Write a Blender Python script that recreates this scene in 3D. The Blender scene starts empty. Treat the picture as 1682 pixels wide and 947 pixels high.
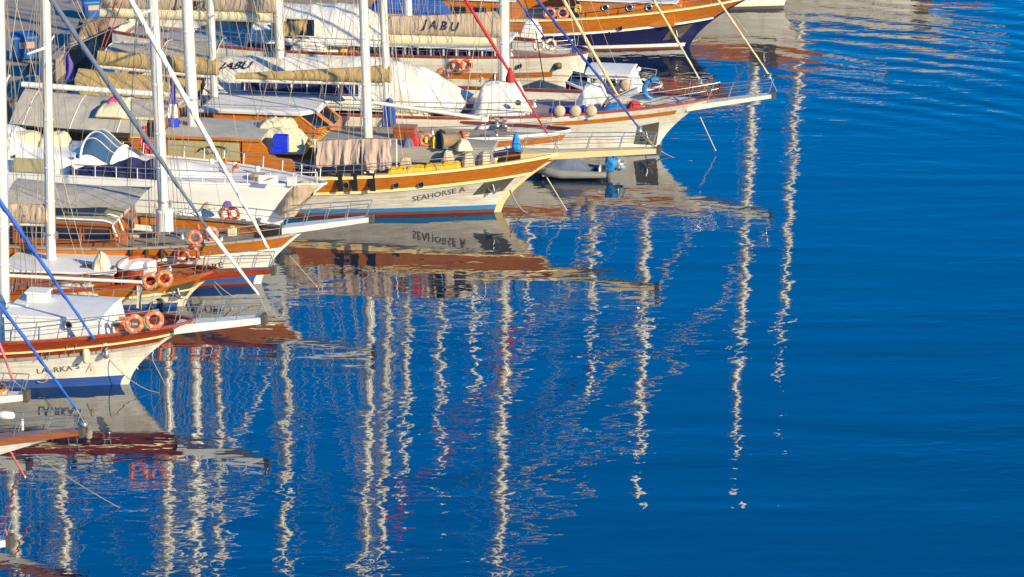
import bpy, bmesh, math, random
from mathutils import Vector, Matrix, noise
R = math.radians
sin, cos, pi = math.sin, math.cos, math.pi
rnd = random.Random(7)
sc = bpy.context.scene
col = sc.collection

# ---------------------------------------------------------------- camera, sky, sun, exposure
PITCH = R(16.0); FPX = 6000.0
CAM = Vector((0, -164.4, 47.1))
cd = bpy.data.cameras.new('camera'); cam = bpy.data.objects.new('camera', cd); col.objects.link(cam)
cam.location = CAM; cam.rotation_euler = (pi/2-PITCH, 0, 0)
cd.sensor_fit = 'HORIZONTAL'; cd.sensor_width = 36; cd.lens = 36*FPX/1682
cd.clip_start = 1; cd.clip_end = 9000
sc.camera = cam
SUN_EL = R(22); SUN_ROT = R(133)
w = bpy.data.worlds.new('World'); sc.world = w; w.use_nodes = True
nt = w.node_tree; bg = nt.nodes['Background']
sky = nt.nodes.new('ShaderNodeTexSky'); sky.sky_type = 'NISHITA'; sky.sun_disc = False
sky.sun_elevation = SUN_EL; sky.sun_rotation = SUN_ROT
sky.altitude = 2000; sky.air_density = 0.9; sky.dust_density = 0.0; sky.ozone_density = 5.0
hs = nt.nodes.new('ShaderNodeHueSaturation'); hs.inputs['Saturation'].default_value = 1.38
nt.links.new(sky.outputs[0], hs.inputs['Color']); nt.links.new(hs.outputs[0], bg.inputs[0])
bg.inputs[1].default_value = 0.148
sl = bpy.data.lights.new('sun', 'SUN'); sl.energy = 5.0; sl.angle = R(0.5); sl.color = (1, .84, .52)
so = bpy.data.objects.new('sun', sl); col.objects.link(so); so.location = (60, -80, 80)
sd = Vector((sin(SUN_ROT)*cos(SUN_EL), cos(SUN_ROT)*cos(SUN_EL), sin(SUN_EL)))
so.rotation_euler = sd.to_track_quat('Z', 'Y').to_euler()
sc.view_settings.view_transform = 'Standard'; sc.view_settings.look = 'None'
sc.view_settings.exposure = 0.52; sc.view_settings.gamma = 1

# ---------------------------------------------------------------- materials
MATS = {}
def mat(name, c, rough=.5, c2=None, gs=(3, 3, 3), amt=.5, metal=0, bump=0, bs=None, seam=None, seamc=.5, coat=0, stain=None):
    """base colour c mottled towards c2 by stretched noise; seam=(axis, pitch, width) adds caulked joints"""
    m = bpy.data.materials.new(name); m.use_nodes = True
    n = m.node_tree.nodes; l = m.node_tree.links; b = n['Principled BSDF']
    tc = n.new('ShaderNodeTexCoord'); mp = n.new('ShaderNodeMapping'); mp.inputs['Scale'].default_value = gs
    l.new(tc.outputs['Object'], mp.inputs[0])
    nz = n.new('ShaderNodeTexNoise'); nz.inputs['Scale'].default_value = 1; nz.inputs['Detail'].default_value = 5; nz.inputs['Roughness'].default_value = .65
    l.new(mp.outputs[0], nz.inputs[0])
    rp = n.new('ShaderNodeMapRange'); rp.inputs[1].default_value = .5-.5*amt+.02; rp.inputs[2].default_value = .98-.3*amt
    rp.inputs[1].default_value = .35; rp.inputs[2].default_value = .68
    rp.inputs[3].default_value = 0; rp.inputs[4].default_value = amt
    l.new(nz.outputs[0], rp.inputs[0])
    mx = n.new('ShaderNodeMix'); mx.data_type = 'RGBA'
    c2 = c2 or tuple(x*.55 for x in c)
    mx.inputs[6].default_value = (*c, 1); mx.inputs[7].default_value = (*c2, 1)
    l.new(rp.outputs[0], mx.inputs[0]); out = mx.outputs[2]
    h = nz.outputs[0]
    if stain:
        mp2 = n.new('ShaderNodeMapping'); mp2.inputs['Scale'].default_value = stain[1]; l.new(tc.outputs['Object'], mp2.inputs[0])
        n2 = n.new('ShaderNodeTexNoise'); n2.inputs['Scale'].default_value = 1; n2.inputs['Detail'].default_value = 4; l.new(mp2.outputs[0], n2.inputs[0])
        r2 = n.new('ShaderNodeMapRange'); r2.inputs[1].default_value = .5; r2.inputs[2].default_value = .72; r2.inputs[4].default_value = stain[2]
        l.new(n2.outputs[0], r2.inputs[0])
        m2 = n.new('ShaderNodeMix'); m2.data_type = 'RGBA'; m2.inputs[7].default_value = (*stain[0], 1)
        l.new(r2.outputs[0], m2.inputs[0]); l.new(out, m2.inputs[6]); out = m2.outputs[2]
    if seam:
        sp = n.new('ShaderNodeSeparateXYZ'); l.new(tc.outputs['Object'], sp.inputs[0])
        dv = n.new('ShaderNodeMath'); dv.operation = 'DIVIDE'; dv.inputs[1].default_value = seam[1]; l.new(sp.outputs[seam[0]], dv.inputs[0])
        fr = n.new('ShaderNodeMath'); fr.operation = 'FRACT'; l.new(dv.outputs[0], fr.inputs[0])
        lt = n.new('ShaderNodeMath'); lt.operation = 'LESS_THAN'; lt.inputs[1].default_value = seam[2]; l.new(fr.outputs[0], lt.inputs[0])
        ms = n.new('ShaderNodeMath'); ms.operation = 'MULTIPLY'; ms.inputs[1].default_value = seamc; l.new(lt.outputs[0], ms.inputs[0])
        m3 = n.new('ShaderNodeMix'); m3.data_type = 'RGBA'; m3.inputs[7].default_value = (c[0]*.25, c[1]*.25, c[2]*.25, 1)
        l.new(ms.outputs[0], m3.inputs[0]); l.new(out, m3.inputs[6]); out = m3.outputs[2]
    l.new(out, b.inputs['Base Color'])
    b.inputs['Roughness'].default_value = rough; b.inputs['Metallic'].default_value = metal
    b.inputs['Coat Weight'].default_value = coat; b.inputs['Coat Roughness'].default_value = .15
    if bump:
        bm = n.new('ShaderNodeBump'); bm.inputs['Strength'].default_value = 1; bm.inputs['Distance'].default_value = bump
        if bs:
            mp3 = n.new('ShaderNodeMapping'); mp3.inputs['Scale'].default_value = bs; l.new(tc.outputs['Object'], mp3.inputs[0])
            n3 = n.new('ShaderNodeTexNoise'); n3.inputs['Scale'].default_value = 1; n3.inputs['Detail'].default_value = 3; l.new(mp3.outputs[0], n3.inputs[0]); h = n3.outputs[0]
        l.new(h, bm.inputs['Height']); l.new(bm.outputs[0], b.inputs['Normal'])
    MATS[name] = m
    return m
mat('white_hull', (.80, .77, .69), .38, (.60, .56, .47), (.45, 2, 9), .65, bump=.03, bs=(.55, 2, 6), seam=(2, .19, .07), seamc=.24, stain=((.40, .27, .15), (1.6, 1, .22), .45))
mat('weathered_white', (.74, .69, .61), .6, (.36, .30, .25), (.55, 2, 13), .8, bump=.012, bs=(.6, 2, 9), seam=(2, .17, .07), seamc=.3, stain=((.40, .26, .15), (.9, 1, .6), .5))
mat('cream_hull', (.66, .60, .45), .45, (.5, .44, .32), (.5, 2, 8), .5, bump=.01, bs=(.7, 2, 6))
mat('white_paint', (.80, .79, .76), .4, (.64, .62, .58), (2, 2, 2), .5, stain=((.5, .42, .33), (2.5, 2.5, .6), .22))
mat('mast_white', (.82, .80, .74), .35, (.66, .63, .56), (3, 3, .5), .6, stain=((.45, .36, .25), (6, 6, .4), .35))
mat('gelcoat', (.82, .82, .82), .18, (.72, .73, .74), (1, 1, 1), .4)
mat('roof_white', (.76, .76, .77), .55, (.62, .62, .64), (1.1, 1.1, 1.1), .6, stain=((.48, .44, .38), (.7, .9, .7), .3))
mat('roof_gray', (.45, .44, .41), .7, (.34, .33, .30), (1.2, 2, 1.2), .6, stain=((.28, .25, .21), (.9, .9, .9), .4))
mat('varnish', (.58, .185, .012), .42, (.40, .10, .006), (.7, 8, 8), .75, coat=.15, stain=((.26, .065, .006), (.9, 3, 2.5), .45))
mat('varnish_planked', (.58, .185, .012), .42, (.38, .095, .007), (.7, 8, 8), .7, coat=.12, seam=(2, .14, .09), seamc=.6)
mat('mahogany', (.34, .045, .010), .35, (.15, .02, .007), (.6, 8, 8), .7, coat=.2, stain=((.4, .11, .02), (.8, 3, 2), .35))
mat('brown_wood', (.36, .115, .035), .4, (.2, .055, .018), (.7, 7, 7), .7, coat=.2)
mat('teak_deck', (.30, .265, .225), .75, (.20, .175, .15), (.6, 6, 1), .7, seam=(1, .30, .09), seamc=.5, stain=((.40, .36, .30), (.4, 1.5, 1), .4))
mat('plank_gray', (.36, .33, .30), .75, (.24, .22, .2), (.6, 5, 5), .7, seam=(1, .34, .08), seamc=.55)
mat('purple_deck', (.30, .235, .25), .7, (.24, .18, .20), (2, 2, 2), .6)
mat('cream_paint', (.80, .62, .30), .4, (.66, .48, .2), (.8, 5, 5), .6)
mat('cream_canvas', (.74, .66, .44), .85, (.6, .52, .33), (2, 2, 2), .6, bump=.03, bs=(3, 3, 3))
mat('tan_canvas', (.52, .36, .16), .9, (.38, .26, .11), (1.2, 2, 3), .8, bump=.06, bs=(4, 2, 1.5), seam=(0, 1.6, .02), seamc=.5, stain=((.3, .2, .1), (.7, 1, .6), .35))
mat('beige_canvas', (.55, .42, .30), .9, (.42, .31, .22), (2, 2, 2), .8, bump=.07, bs=(5, 3, .8), seam=(0, 1.5, .02), seamc=.4, stain=((.34, .25, .17), (.6, 1, .7), .35))
mat('cloth_pinkish', (.54, .40, .32), .9, (.44, .32, .26), (3, 2, 1), .6, bump=.02, bs=(6, 3, 1))
mat('gray_canvas', (.46, .43, .38), .9, (.35, .325, .29), (.8, 1.2, 1), .7, bump=.06, bs=(1.2, 1.6, 1.2), seam=(0, 1.4, .016), seamc=.5, stain=((.3, .26, .21), (.6, .9, .6), .35))
mat('white_canvas', (.78, .77, .73), .85, (.62, .60, .56), (1, 1, 1), .6, bump=.11, bs=(1.8, 1.1, 2.6), seam=(0, 1.3, .018), seamc=.5, stain=((.48, .42, .34), (.5, .8, .6), .4))
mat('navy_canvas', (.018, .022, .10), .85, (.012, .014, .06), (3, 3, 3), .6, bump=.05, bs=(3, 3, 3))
mat('blue_canvas', (.015, .09, .42), .85, (.01, .05, .28), (3, 3, 3), .6, bump=.04, bs=(4, 4, 4))
mat('sky_blue_canvas', (.02, .26, .62), .85, (.015, .16, .45), (3, 3, 3), .6, bump=.05, bs=(5, 5, 5))
mat('slate_canvas', (.12, .15, .22), .85, (.09, .11, .16), (6, 6, 2), .6, bump=.02, bs=(8, 8, 3))
mat('stay_blue', (.01, .11, .50), .7, (.01, .06, .34), (6, 6, 2), .6, bump=.02, bs=(8, 8, 3))
mat('stay_navy', (.02, .06, .32), .8, (.014, .035, .2), (6, 6, 2), .6, bump=.02, bs=(8, 8, 3))
mat('stay_red', (.48, .025, .035), .8, (.34, .015, .02), (6, 6, 2), .6, bump=.02, bs=(8, 8, 3))
mat('stay_mauve', (.46, .16, .20), .8, (.34, .1, .13), (6, 6, 2), .6)
mat('stay_white', (.78, .75, .66), .8, (.62, .58, .5), (6, 6, 2), .7, bump=.02, bs=(8, 8, 3))
mat('stay_tan', (.72, .55, .30), .8, (.55, .4, .2), (6, 6, 2), .7, bump=.02, bs=(8, 8, 3))
mat('navy_hull', (.012, .016, .075), .25, (.02, .025, .10), (.6, 2, 6), .6)
mat('royal_blue', (.02, .085, .36), .4, (.03, .06, .2), (.8, 1, 5), .7, stain=((.12, .13, .1), (1.2, 1, 3), .35))
mat('boot_blue', (.02, .20, .50), .4, (.03, .16, .36), (1, 1, 6), .6)
mat('antifoul_red', (.17, .04, .025), .6, (.10, .03, .02), (1, 1, 6), .6)
mat('wine_red', (.16, .012, .03), .35, (.1, .01, .02), (1, 1, 1), .4)
mat('steel', (.62, .62, .62), .3, (.45, .45, .45), (4, 4, 4), .5, metal=.8)
mat('dull_steel', (.11, .10, .08), .55, (.05, .048, .04), (3, 3, 3), .7, metal=.2, stain=((.3, .17, .07), (3, 3, 3), .4))
mat('wire', (.36, .32, .26), .5, metal=.3)
mat('rope', (.55, .46, .33), .9, (.4, .33, .22), (9, 9, 9), .7)
mat('rope_gray', (.30, .27, .23), .9)
mat('rope_red', (.55, .10, .07), .9)
mat('black', (.015, .015, .018), .5)
mat('dark_glass', (.012, .018, .035), .06, (.02, .03, .05), (.5, .5, .5), .4)
mat('blue_glass', (.05, .11, .21), .12, (.035, .075, .15), (.6, .6, .6), .5)
mat('khaki_blind', (.42, .37, .19), .8, (.36, .31, .16), (2, 2, 2), .4, seam=(0, .9, .03), seamc=.4)
mat('orange_buoy', (.84, .17, .06), .5, (.66, .12, .05), (5, 5, 5), .7, stain=((.5, .25, .18), (4, 4, 4), .35))
mat('faded_buoy', (.60, .09, .035), .6, (.42, .05, .02), (6, 6, 6), .6)
mat('white_buoy', (.72, .66, .54), .5, (.6, .52, .4), (6, 6, 6), .5)
mat('reflective', (.82, .42, .28), .45, (.7, .3, .18), (6, 6, 6), .6)
mat('fender_beige', (.56, .43, .30), .6, (.42, .32, .22), (5, 5, 5), .6)
mat('yellow', (.82, .50, .006), .7, (.68, .38, .005), (3, 3, 3), .5, bump=.03, bs=(5, 5, 5))
mat('plastic_blue', (.012, .04, .62), .35, (.01, .03, .48), (2, 2, 2), .4)
mat('bin_blue', (.02, .14, .42), .5, (.015, .09, .3), (2, 2, 2), .5)
mat('red', (.62, .02, .02), .6)
mat('pink', (.75, .05, .22), .7)
mat('green', (.10, .20, .02), .8)
mat('violet', (.10, .06, .30), .8, (.16, .10, .38), (2, 2, 2), .7)
mat('letter_navy', (.02, .022, .09), .6)
mat('letter_dark', (.06, .05, .045), .6, (.3, .26, .22), (9, 9, 9), .5)
mat('rubber_gray', (.27, .26, .25), .7, (.2, .19, .18), (2, 2, 2), .5)
mat('quay_stone', (.36, .31, .27), .85, (.27, .23, .2), (.7, .7, .7), .7, stain=((.2, .17, .15), (.25, .25, .25), .5))
mat('brown_cloth', (.28, .19, .11), .9, (.18, .12, .07), (3, 3, 3), .7)
M = MATS

# ---------------------------------------------------------------- mesh helpers
class MB:
    def __init__(s): s.v = []; s.f = []; s.sm = []
    def add(s, vs, fs, smooth=False):
        o = len(s.v); s.v += [tuple(v) for v in vs]; s.f += [tuple(i+o for i in f) for f in fs]; s.sm += [smooth]*len(fs); return s
    def box(s, c, d, rz=0, taper=1.0, bev=0):
        x, y, z = d[0]/2, d[1]/2, d[2]/2; vs = []
        for k, (zz, t) in enumerate(((-z, 1), (z, taper))):
            for sx, sy in ((-1, -1), (1, -1), (1, 1), (-1, 1)):
                px, py = sx*x*t, sy*y*t
                vs.append((c[0]+px*cos(rz)-py*sin(rz), c[1]+px*sin(rz)+py*cos(rz), c[2]+zz))
        return s.add(vs, [(3, 2, 1, 0), (4, 5, 6, 7), (0, 1, 5, 4), (1, 2, 6, 5), (2, 3, 7, 6), (3, 0, 4, 7)])
    def hexa(s, a):
        return s.add(a, [(3, 2, 1, 0), (4, 5, 6, 7), (0, 1, 5, 4), (1, 2, 6, 5), (2, 3, 7, 6), (3, 0, 4, 7)])
    def loft(s, rings, cap=True, smooth=True, closed=True):
        n = len(rings[0]); vs = [p for r in rings for p in r]; fs = []
        for i in range(len(rings)-1):
            for j in range(n if closed else n-1):
                k = (j+1) % n
                fs.append((i*n+j, i*n+k, (i+1)*n+k, (i+1)*n+j))
        s.add(vs, fs, smooth)
        if cap and closed:
            s.add(rings[0], [tuple(reversed(range(n)))]); s.add(rings[-1], [tuple(range(n))])
        return s
    def tube(s, pts, r, n=6, smooth=True):
        pts = [Vector(p) for p in pts]; rs = r if isinstance(r, (list, tuple)) else [r]*len(pts); rings = []
        up = Vector((0, 0, 1)); d0 = (pts[-1]-pts[0]).normalized()
        if abs(d0.z) > .95: up = Vector((1, 0, 0))
        for i, p in enumerate(pts):
            d = (pts[min(i+1, len(pts)-1)]-pts[max(i-1, 0)]).normalized()
            a = d.cross(up).normalized(); b = a.cross(d)
            rings.append([p+(a*cos(2*pi*k/n)+b*sin(2*pi*k/n))*rs[i] for k in range(n)])
        return s.loft(rings, True, smooth)
    def lathe(s, prof, c=(0, 0, 0), n=12, axis='z'):
        rings = []
        for r, h in prof:
            ring = []
            for k in range(n):
                a = 2*pi*k/n; x, y = r*cos(a), r*sin(a)
                q = {'z': (x, y, h), 'y': (x, h, y), 'x': (h, x, y)}[axis]
                ring.append((c[0]+q[0], c[1]+q[1], c[2]+q[2]))
            rings.append(ring)
        return s.loft(rings)
    def torus(s, c, Rr, r, n=28, m=10, axis='y', a0=0, a1=2*pi, sc=1.0):
        full = abs(a1-a0-2*pi) < 1e-6; rings = []
        for i in range(n if full else n+1):
            a = a0+(a1-a0)*i/n; ring = []
            for j in range(m):
                b = 2*pi*j/m; q = Rr+r*cos(b)*sc; h = r*sin(b)*sc
                p = {'y': (q*cos(a), h, q*sin(a)), 'z': (q*cos(a), q*sin(a), h)}[axis]
                ring.append((c[0]+p[0], c[1]+p[1], c[2]+p[2]))
            rings.append(ring)
        if full: rings.append(rings[0])
        return s.loft(rings, not full)
    def grid(s, fn, nu, nv, smooth=True):
        vs = [fn(i/nu, j/nv) for i in range(nu+1) for j in range(nv+1)]
        fs = [(i*(nv+1)+j, (i+1)*(nv+1)+j, (i+1)*(nv+1)+j+1, i*(nv+1)+j+1) for i in range(nu) for j in range(nv)]
        return s.add(vs, fs, smooth)
    def mesh(s, name, m):
        me = bpy.data.meshes.new(name); me.from_pydata(s.v, [], s.f)
        me.polygons.foreach_set('use_smooth', s.sm); me.update()
        bm = bmesh.new(); bm.from_mesh(me); bmesh.ops.recalc_face_normals(bm, faces=bm.faces); bm.to_mesh(me); bm.free()
        me.materials.append(M[m] if isinstance(m, str) else m); return me
    def build(s, name, m, parent=None):
        o = bpy.data.objects.new(name, s.mesh(name, m)); col.objects.link(o)
        if parent: o.parent = parent
        return o
def tag(o, label, cat, group=None, kind=None):
    o['label'] = label; o['category'] = cat
    if group: o['group'] = group
    if kind: o['kind'] = kind
    return o
def empty(name, loc, rz=0, label=None, cat=None, group=None):
    o = bpy.data.objects.new(name, None); col.objects.link(o); o.location = loc; o.rotation_euler = (0, 0, rz); o.empty_display_size = .3
    if label: tag(o, label, cat, group)
    return o
def place(me, name, parent, loc=(0, 0, 0), rot=(0, 0, 0), scl=(1, 1, 1)):
    o = bpy.data.objects.new(name, me); col.objects.link(o); o.parent = parent; o.location = loc; o.rotation_euler = rot; o.scale = scl
    return o
def copy_tree(o, parent=None):
    c = o.copy(); col.objects.link(c)
    if parent: c.parent = parent
    for ch in list(o.children): copy_tree(ch, c)
    return c
def fbm(x, y=0, z=0): return noise.fractal(Vector((x, y, z)), 1, 2, 3)
def ray(px, py):
    f = Vector((0, cos(PITCH), -sin(PITCH))); u = Vector((0, sin(PITCH), cos(PITCH)))
    return (f*FPX+Vector((1, 0, 0))*(px-841)-u*(py-473.5)).normalized()
def ground(px, py, z=0):
    d = ray(px, py); return CAM+d*((z-CAM.z)/d.z)
_fonts = {}
def text_mesh(body, size, shear=0, spacing=1.0):
    cu = bpy.data.curves.new('lettering', 'FONT'); cu.body = body; cu.size = size; cu.shear = shear; cu.space_character = spacing
    cu.align_x = 'CENTER'; cu.align_y = 'CENTER'; cu.resolution_u = 3; cu.offset = size*.012
    o = bpy.data.objects.new('lettering', cu); col.objects.link(o)
    me = bpy.data.meshes.new_from_object(o.evaluated_get(bpy.context.evaluated_depsgraph_get()))
    bpy.data.objects.remove(o); bpy.data.curves.remove(cu)
    vs = [v.co.copy() for v in me.vertices]; fs = [tuple(p.vertices) for p in me.polygons]
    bpy.data.meshes.remove(me); return vs, fs
STAN = MB().tube([(0, 0, 0), (0, 0, 1)], 1.0, 5).mesh('stanchion', 'steel')
STANW = MB().tube([(0, 0, 0), (0, 0, 1)], 1.0, 5).mesh('stanchion_white', 'white_paint')

# ---------------------------------------------------------------- boat class
class Boat:
    def __init__(s, name, label, cat, stem, tip, B, L, zm, zs=None, yaw=-10, p=1.6, group=None, zt=None, xt=None, nd=.62, rail=None):
        s.O = ground(*stem); s.yaw = R(yaw); s.B = B; s.L = L; s.p = p; s.nd = nd
        s.root = empty(name, s.O, s.yaw, label, cat, group)
        s.Rm = Matrix.Rotation(s.yaw, 3, 'Z'); s.Ri = s.Rm.inverted()
        if tip: t = s.at(*tip); s.xt, s.zt = t.x, t.z
        if zt: s.zt = zt
        if xt: s.xt = xt
        s.zm = zm
        if rail:
            for _ in range(6):
                q = s.at(*rail, -B*.47); f = max(0, (q.x+.5*L)/(s.xt+.5*L))**2.1 if q.x > -.5*L else 0
                s.zm = (q.z-s.zt*f)/(1-f)
        s.zs = zs or s.zm*1.25
    def at(s, px, py, yl=0.0):
        o = s.Ri @ (CAM-s.O); d = s.Ri @ ray(px, py); k = (yl-o.y)/d.y; return o+d*k
    def atz(s, px, py, z):
        o = s.Ri @ (CAM-s.O); d = s.Ri @ ray(px, py); return o+d*((z-o.z)/d.z)
    def near(s, px, py, side=-1, off=0.0):
        """first point of the hull side met along the ray through a pixel"""
        n = 60; prev = None
        for i in range(n+1):
            yl = side*(s.B*.62)*(1-i/n) if side < 0 else s.B*.62*i/n
            q = s.at(px, py, yl); f = abs(yl)-(s.hb(q.x, q.z)+off)
            if prev is not None and (f > 0) != (prev[1] > 0):
                t = prev[1]/(prev[1]-f); return s.at(px, py, prev[0]+(yl-prev[0])*t)
            prev = (yl, f)
        return s.at(px, py, side*(.06+off))
    def W(s, l): return s.O+s.Rm @ Vector(l)
    def sheer(s, x):
        xm = -.5*s.L
        if x >= xm: return s.zm+(s.zt-s.zm)*min(1.05, (x-xm)/(s.xt-xm))**2.1
        return s.zm+(s.zs-s.zm)*((xm-x)/(s.L*.5))**2
    def xs(s, z): return s.xt*(z/s.zt)**s.p if z > 0 else .55*z
    def hb(s, x, z):
        d = max(0.0, s.xs(z)-x); q = max(0.0, min(1.0, z/s.zt))
        t = min(1.0, d/(s.L*(.52-.08*q)))
        n = 1.05+(s.nd-1.05)*q**.7
        y = s.B/2*(.80+.20*min(1, max(z, -.5)/s.zm+.1))*max(sin(pi/2*t), 0)**n
        a = (-.6*s.L-x)/(.4*s.L)
        if a > 0: y *= 1-.28*a*a
        return y+.05
    def row(s, off, N=48, inset=0.0, dz=0.0):
        """off: ('a', z) absolute or ('r', below sheer)"""
        z = (lambda x: off[1]) if off[0] == 'a' else (lambda x: s.sheer(x)-off[1])
        xe = 0.0
        for _ in range(40): xe = .5*xe+.5*s.xs(z(xe))
        out = []
        for i in range(N+1):
            u = 1-(1-i/N)**1.9; x = -s.L+(xe+s.L)*u
            zz = min(z(x), z(x)); y = s.hb(min(x, xe-.001), zz)
            out.append((x, max(.03, y-inset), zz+dz))
        return out
    def strip(s, rows, name, m, transom=True, parent=None):
        mb = MB(); n = len(rows[0])
        for sg in (-1, 1):
            vs = [(x, sg*y, z) for r in rows for x, y, z in r]
            fs = [(i*n+j, i*n+j+1, (i+1)*n+j+1, (i+1)*n+j) for i in range(len(rows)-1) for j in range(n-1)]
            mb.add(vs, fs, True)
        for i in range(len(rows)-1):
            for e in (0, n-1):
                a, b = rows[i][e], rows[i+1][e]
                mb.add([(a[0], -a[1], a[2]), (a[0], a[1], a[2]), (b[0], b[1], b[2]), (b[0], -b[1], b[2])], [(0, 1, 2, 3)])
        return mb.build(name, m, parent or s.root)
    def hull(s, hull_m, boot=.32, boot_m='boot_blue', band=0, band_m='varnish', cap_m='varnish', bul=.45, deck_m='teak_deck', rub_m=None, stem_m=None, capw=.2, caph=.09, anti=None, deck_in=0.0):
        s.bul = bul
        a0 = 0.02 if not anti else anti
        s.strip([s.row(('a', -.7)), s.row(('a', -.3)), s.row(('a', a0))], 'antifouling', 'antifoul_red' if anti else boot_m)
        s.strip([s.row(('a', a0)), s.row(('a', boot))], 'boot_stripe', boot_m)
        b = max(band, .02)
        top = s.row(('r', b)); bt = s.row(('a', boot)); rows = [bt]
        for k in range(1, 10):
            f = k/10
            N = len(top)-1; rr = []
            zf = lambda x: boot+(s.sheer(x)-b-boot)*f
            xe = 0.0
            for _ in range(40): xe = .5*xe+.5*s.xs(zf(xe))
            for i in range(N+1):
                u = 1-(1-i/N)**1.9; x = -s.L+(xe+s.L)*u; z = zf(x); rr.append((x, max(.03, s.hb(min(x, xe-.001), z)), z))
            rows.append(rr)
        rows.append(top)
        s.strip(rows, 'hull', hull_m)
        if band: s.strip([top, s.row(('r', band/2)), s.row(('r', 0))], 'bulwark_band', band_m)
        dk = s.row(('r', bul), inset=.04); mb = MB()
        mb.grid(lambda u, v: (lambda q, w_: (q[0], q[1]*w_, q[2]+.06*(1-w_*w_)))(dk[round(u*48)], 2*v-1), 48, 4)
        mb.build('deck', deck_m, s.root)
        for sg in (-1, 1):
            s.ribbon(s.row(('r', 0)), sg, capw, caph, -.0).build('cap_rail', cap_m, s.root)
            if rub_m: s.ribbon(s.row(('r', band)), sg, .12, .12, .05).build('rub_rail', rub_m, s.root)
        if stem_m:
            rings = []
            for i in range(15):
                z = -.4+(s.zt+.02+.4)*i/14; x = s.xs(z); t = .14
                rings.append([(x-.22, -t, z), (x+.10, -t*.7, z-.04), (x+.10, t*.7, z-.04), (x-.22, t, z)])
            MB().loft(rings, True, False).build('stem_post', stem_m, s.root)
    def ribbon(s, row, sg, w_, h, out):
        rings = []
        for x, y, z in row:
            y0, y1 = y+out-w_*.7, y+out+w_*.3
            if y1 < .12: y0 = max(y0, -.1)
            rings.append([(x, sg*max(y0, .01), z-.02), (x, sg*y1, z-.02), (x, sg*y1, z+h), (x, sg*max(y0, .01), z+h)])
        return MB().loft(rings, True, False)
    def sprit(s, x0, z0, x1, z1, m, w0=.8, w1=.45, th=.2, rails=True, rail_m='steel', lip_m=None):
        rings = []
        for i in range(7):
            t = i/6; x = x0+(x1-x0)*t; z = z0+(z1-z0)*t; h = (w0+(w1-w0)*t)/2; k = th*(1.25-.4*t)
            rings.append([(x, -h, z-k), (x, h, z-k), (x, h, z), (x, -h, z)])
        sp = MB().loft(rings, True, False).build('bowsprit', m, s.root)
        MB().box((x1+.1, 0, z1-th*.4), (.18, w1*.9, th*1.5)).build('bowsprit_cap', 'dull_steel', sp)
        if rails:
            n = max(4, int((x1-x0)/1.5))
            for sg in (-1, 1):
                pl = []
                for i in range(n+1):
                    t = i/n; x = x0+(x1-x0)*t*.96; z = z0+(z1-z0)*t; h = (w0+(w1-w0)*t)/2
                    hh = .85-.15*t
                    a = Vector((x, sg*h, z)); b = Vector((x+.22, sg*(h+.10), z+hh)); pl.append(b)
                    s.post(a, b, STAN, .022, sp)
                for f, r in ((1, .024), (.55, .014)):
                    pts = [Vector((x0+(x1-x0)*i/n*.96, sg*(w0+(w1-w0)*i/n)/2, z0+(z1-z0)*i/n)).lerp(pl[i], f) for i in range(n+1)]
                    MB().tube(pts, r, 5).build('guard_rail', rail_m, sp)
        return sp
    def post(s, a, b, me, r, parent=None, name='stanchion'):
        d = b-a; o = bpy.data.objects.new(name, me); col.objects.link(o); o.parent = parent or s.root
        o.location = a; o.rotation_mode = 'QUATERNION'; o.rotation_quaternion = d.to_track_quat('Z', 'Y'); o.scale = (r, r, d.length)
        return o
    def rails(s, x0, x1, h=.75, step=1.7, n=2, sides=(-1, 1), m='steel', lean=.0, rake=.12, r=.02, top_m=None, me=None):
        for sg in sides:
            k = max(2, int((x1-x0)/step)); base = []; top = []
            for i in range(k*2+1):
                x = x0+(x1-x0)*i/(k*2); z = s.sheer(x); y = s.hb(x, z)-.05
                a = Vector((x, sg*y, z+.05)); b = Vector((x+rake, sg*(y+lean), z+h)); base.append(a); top.append(b)
                if i % 2 == 0: s.post(a, b, me or STAN, r)
            for j in range(n):
                f = 1-j/(n+.3)
                MB().tube([a.lerp(b, f) for a, b in zip(base, top)], .026 if j == 0 else .014, 5).build('guard_rail', (top_m or m) if j == 0 else m, s.root)
    def mast(s, base, top2, H, r=.2, spread=(.45, .72), m='mast_white', shr=True, ped=None, zbase=None, spl=2.0):
        """base, top2: pixels on the mast's centre line; H height above base"""
        a = s.at(*base); b = s.at(*top2); d = (b-a).normalized(); r *= 1.08
        if zbase is not None: a = a-d*((a.z-zbase)/d.z)
        e = a+d*H
        pts = [a+d*H*t for t in (0, .02, .3, .6, .85, 1)]
        ms = MB().tube(pts, [r*1.06, r, r, r*.92, r*.75, r*.5], 14).build('mast', m, s.root)
        for f in spread:
            c = a+d*H*f
            for sg in (-1, 1):
                MB().tube([c, c+Vector((-.25, sg*spl, .12))], [.085, .05], 6).build('spreader', 'white_paint', ms)
        MB().box(tuple(a+d*1.3+Vector((r+.03, 0, 0))), (.16, .2, .3)).build('winch', 'steel', ms)
        for f in (.06, .13, .2, .3):
            c = a+d*H*f; MB().lathe([(r*1.0, -.05), (r*1.13, -.04), (r*1.13, .04), (r*1.0, .05)], tuple(c), 12).build('mast_band', 'steel' if f < .1 else 'white_paint', ms)
        for k, (ox, oy) in enumerate(((r+.05, -.08), (r+.02, .12), (-r-.05, -.1))):
            b0 = a+d*.9+Vector((ox, oy-r*.6, 0)); MB().tube([b0, b0+d*H*.9], .012, 4).build('halyard', ('rope', 'rope_gray', 'wire')[k], ms)
        if shr:
            for sg in (-1, 1):
                for k, (f, dx) in enumerate(((.97, -.1), (.74, -1.0), (.72, .7), (.46, .3))):
                    t = a+d*H*f; x = a.x+dx; z = s.sheer(x)
                    MB().tube([t, (x, sg*s.hb(x, z), z)], .014, 4).build('shroud', 'wire', ms)
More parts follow.
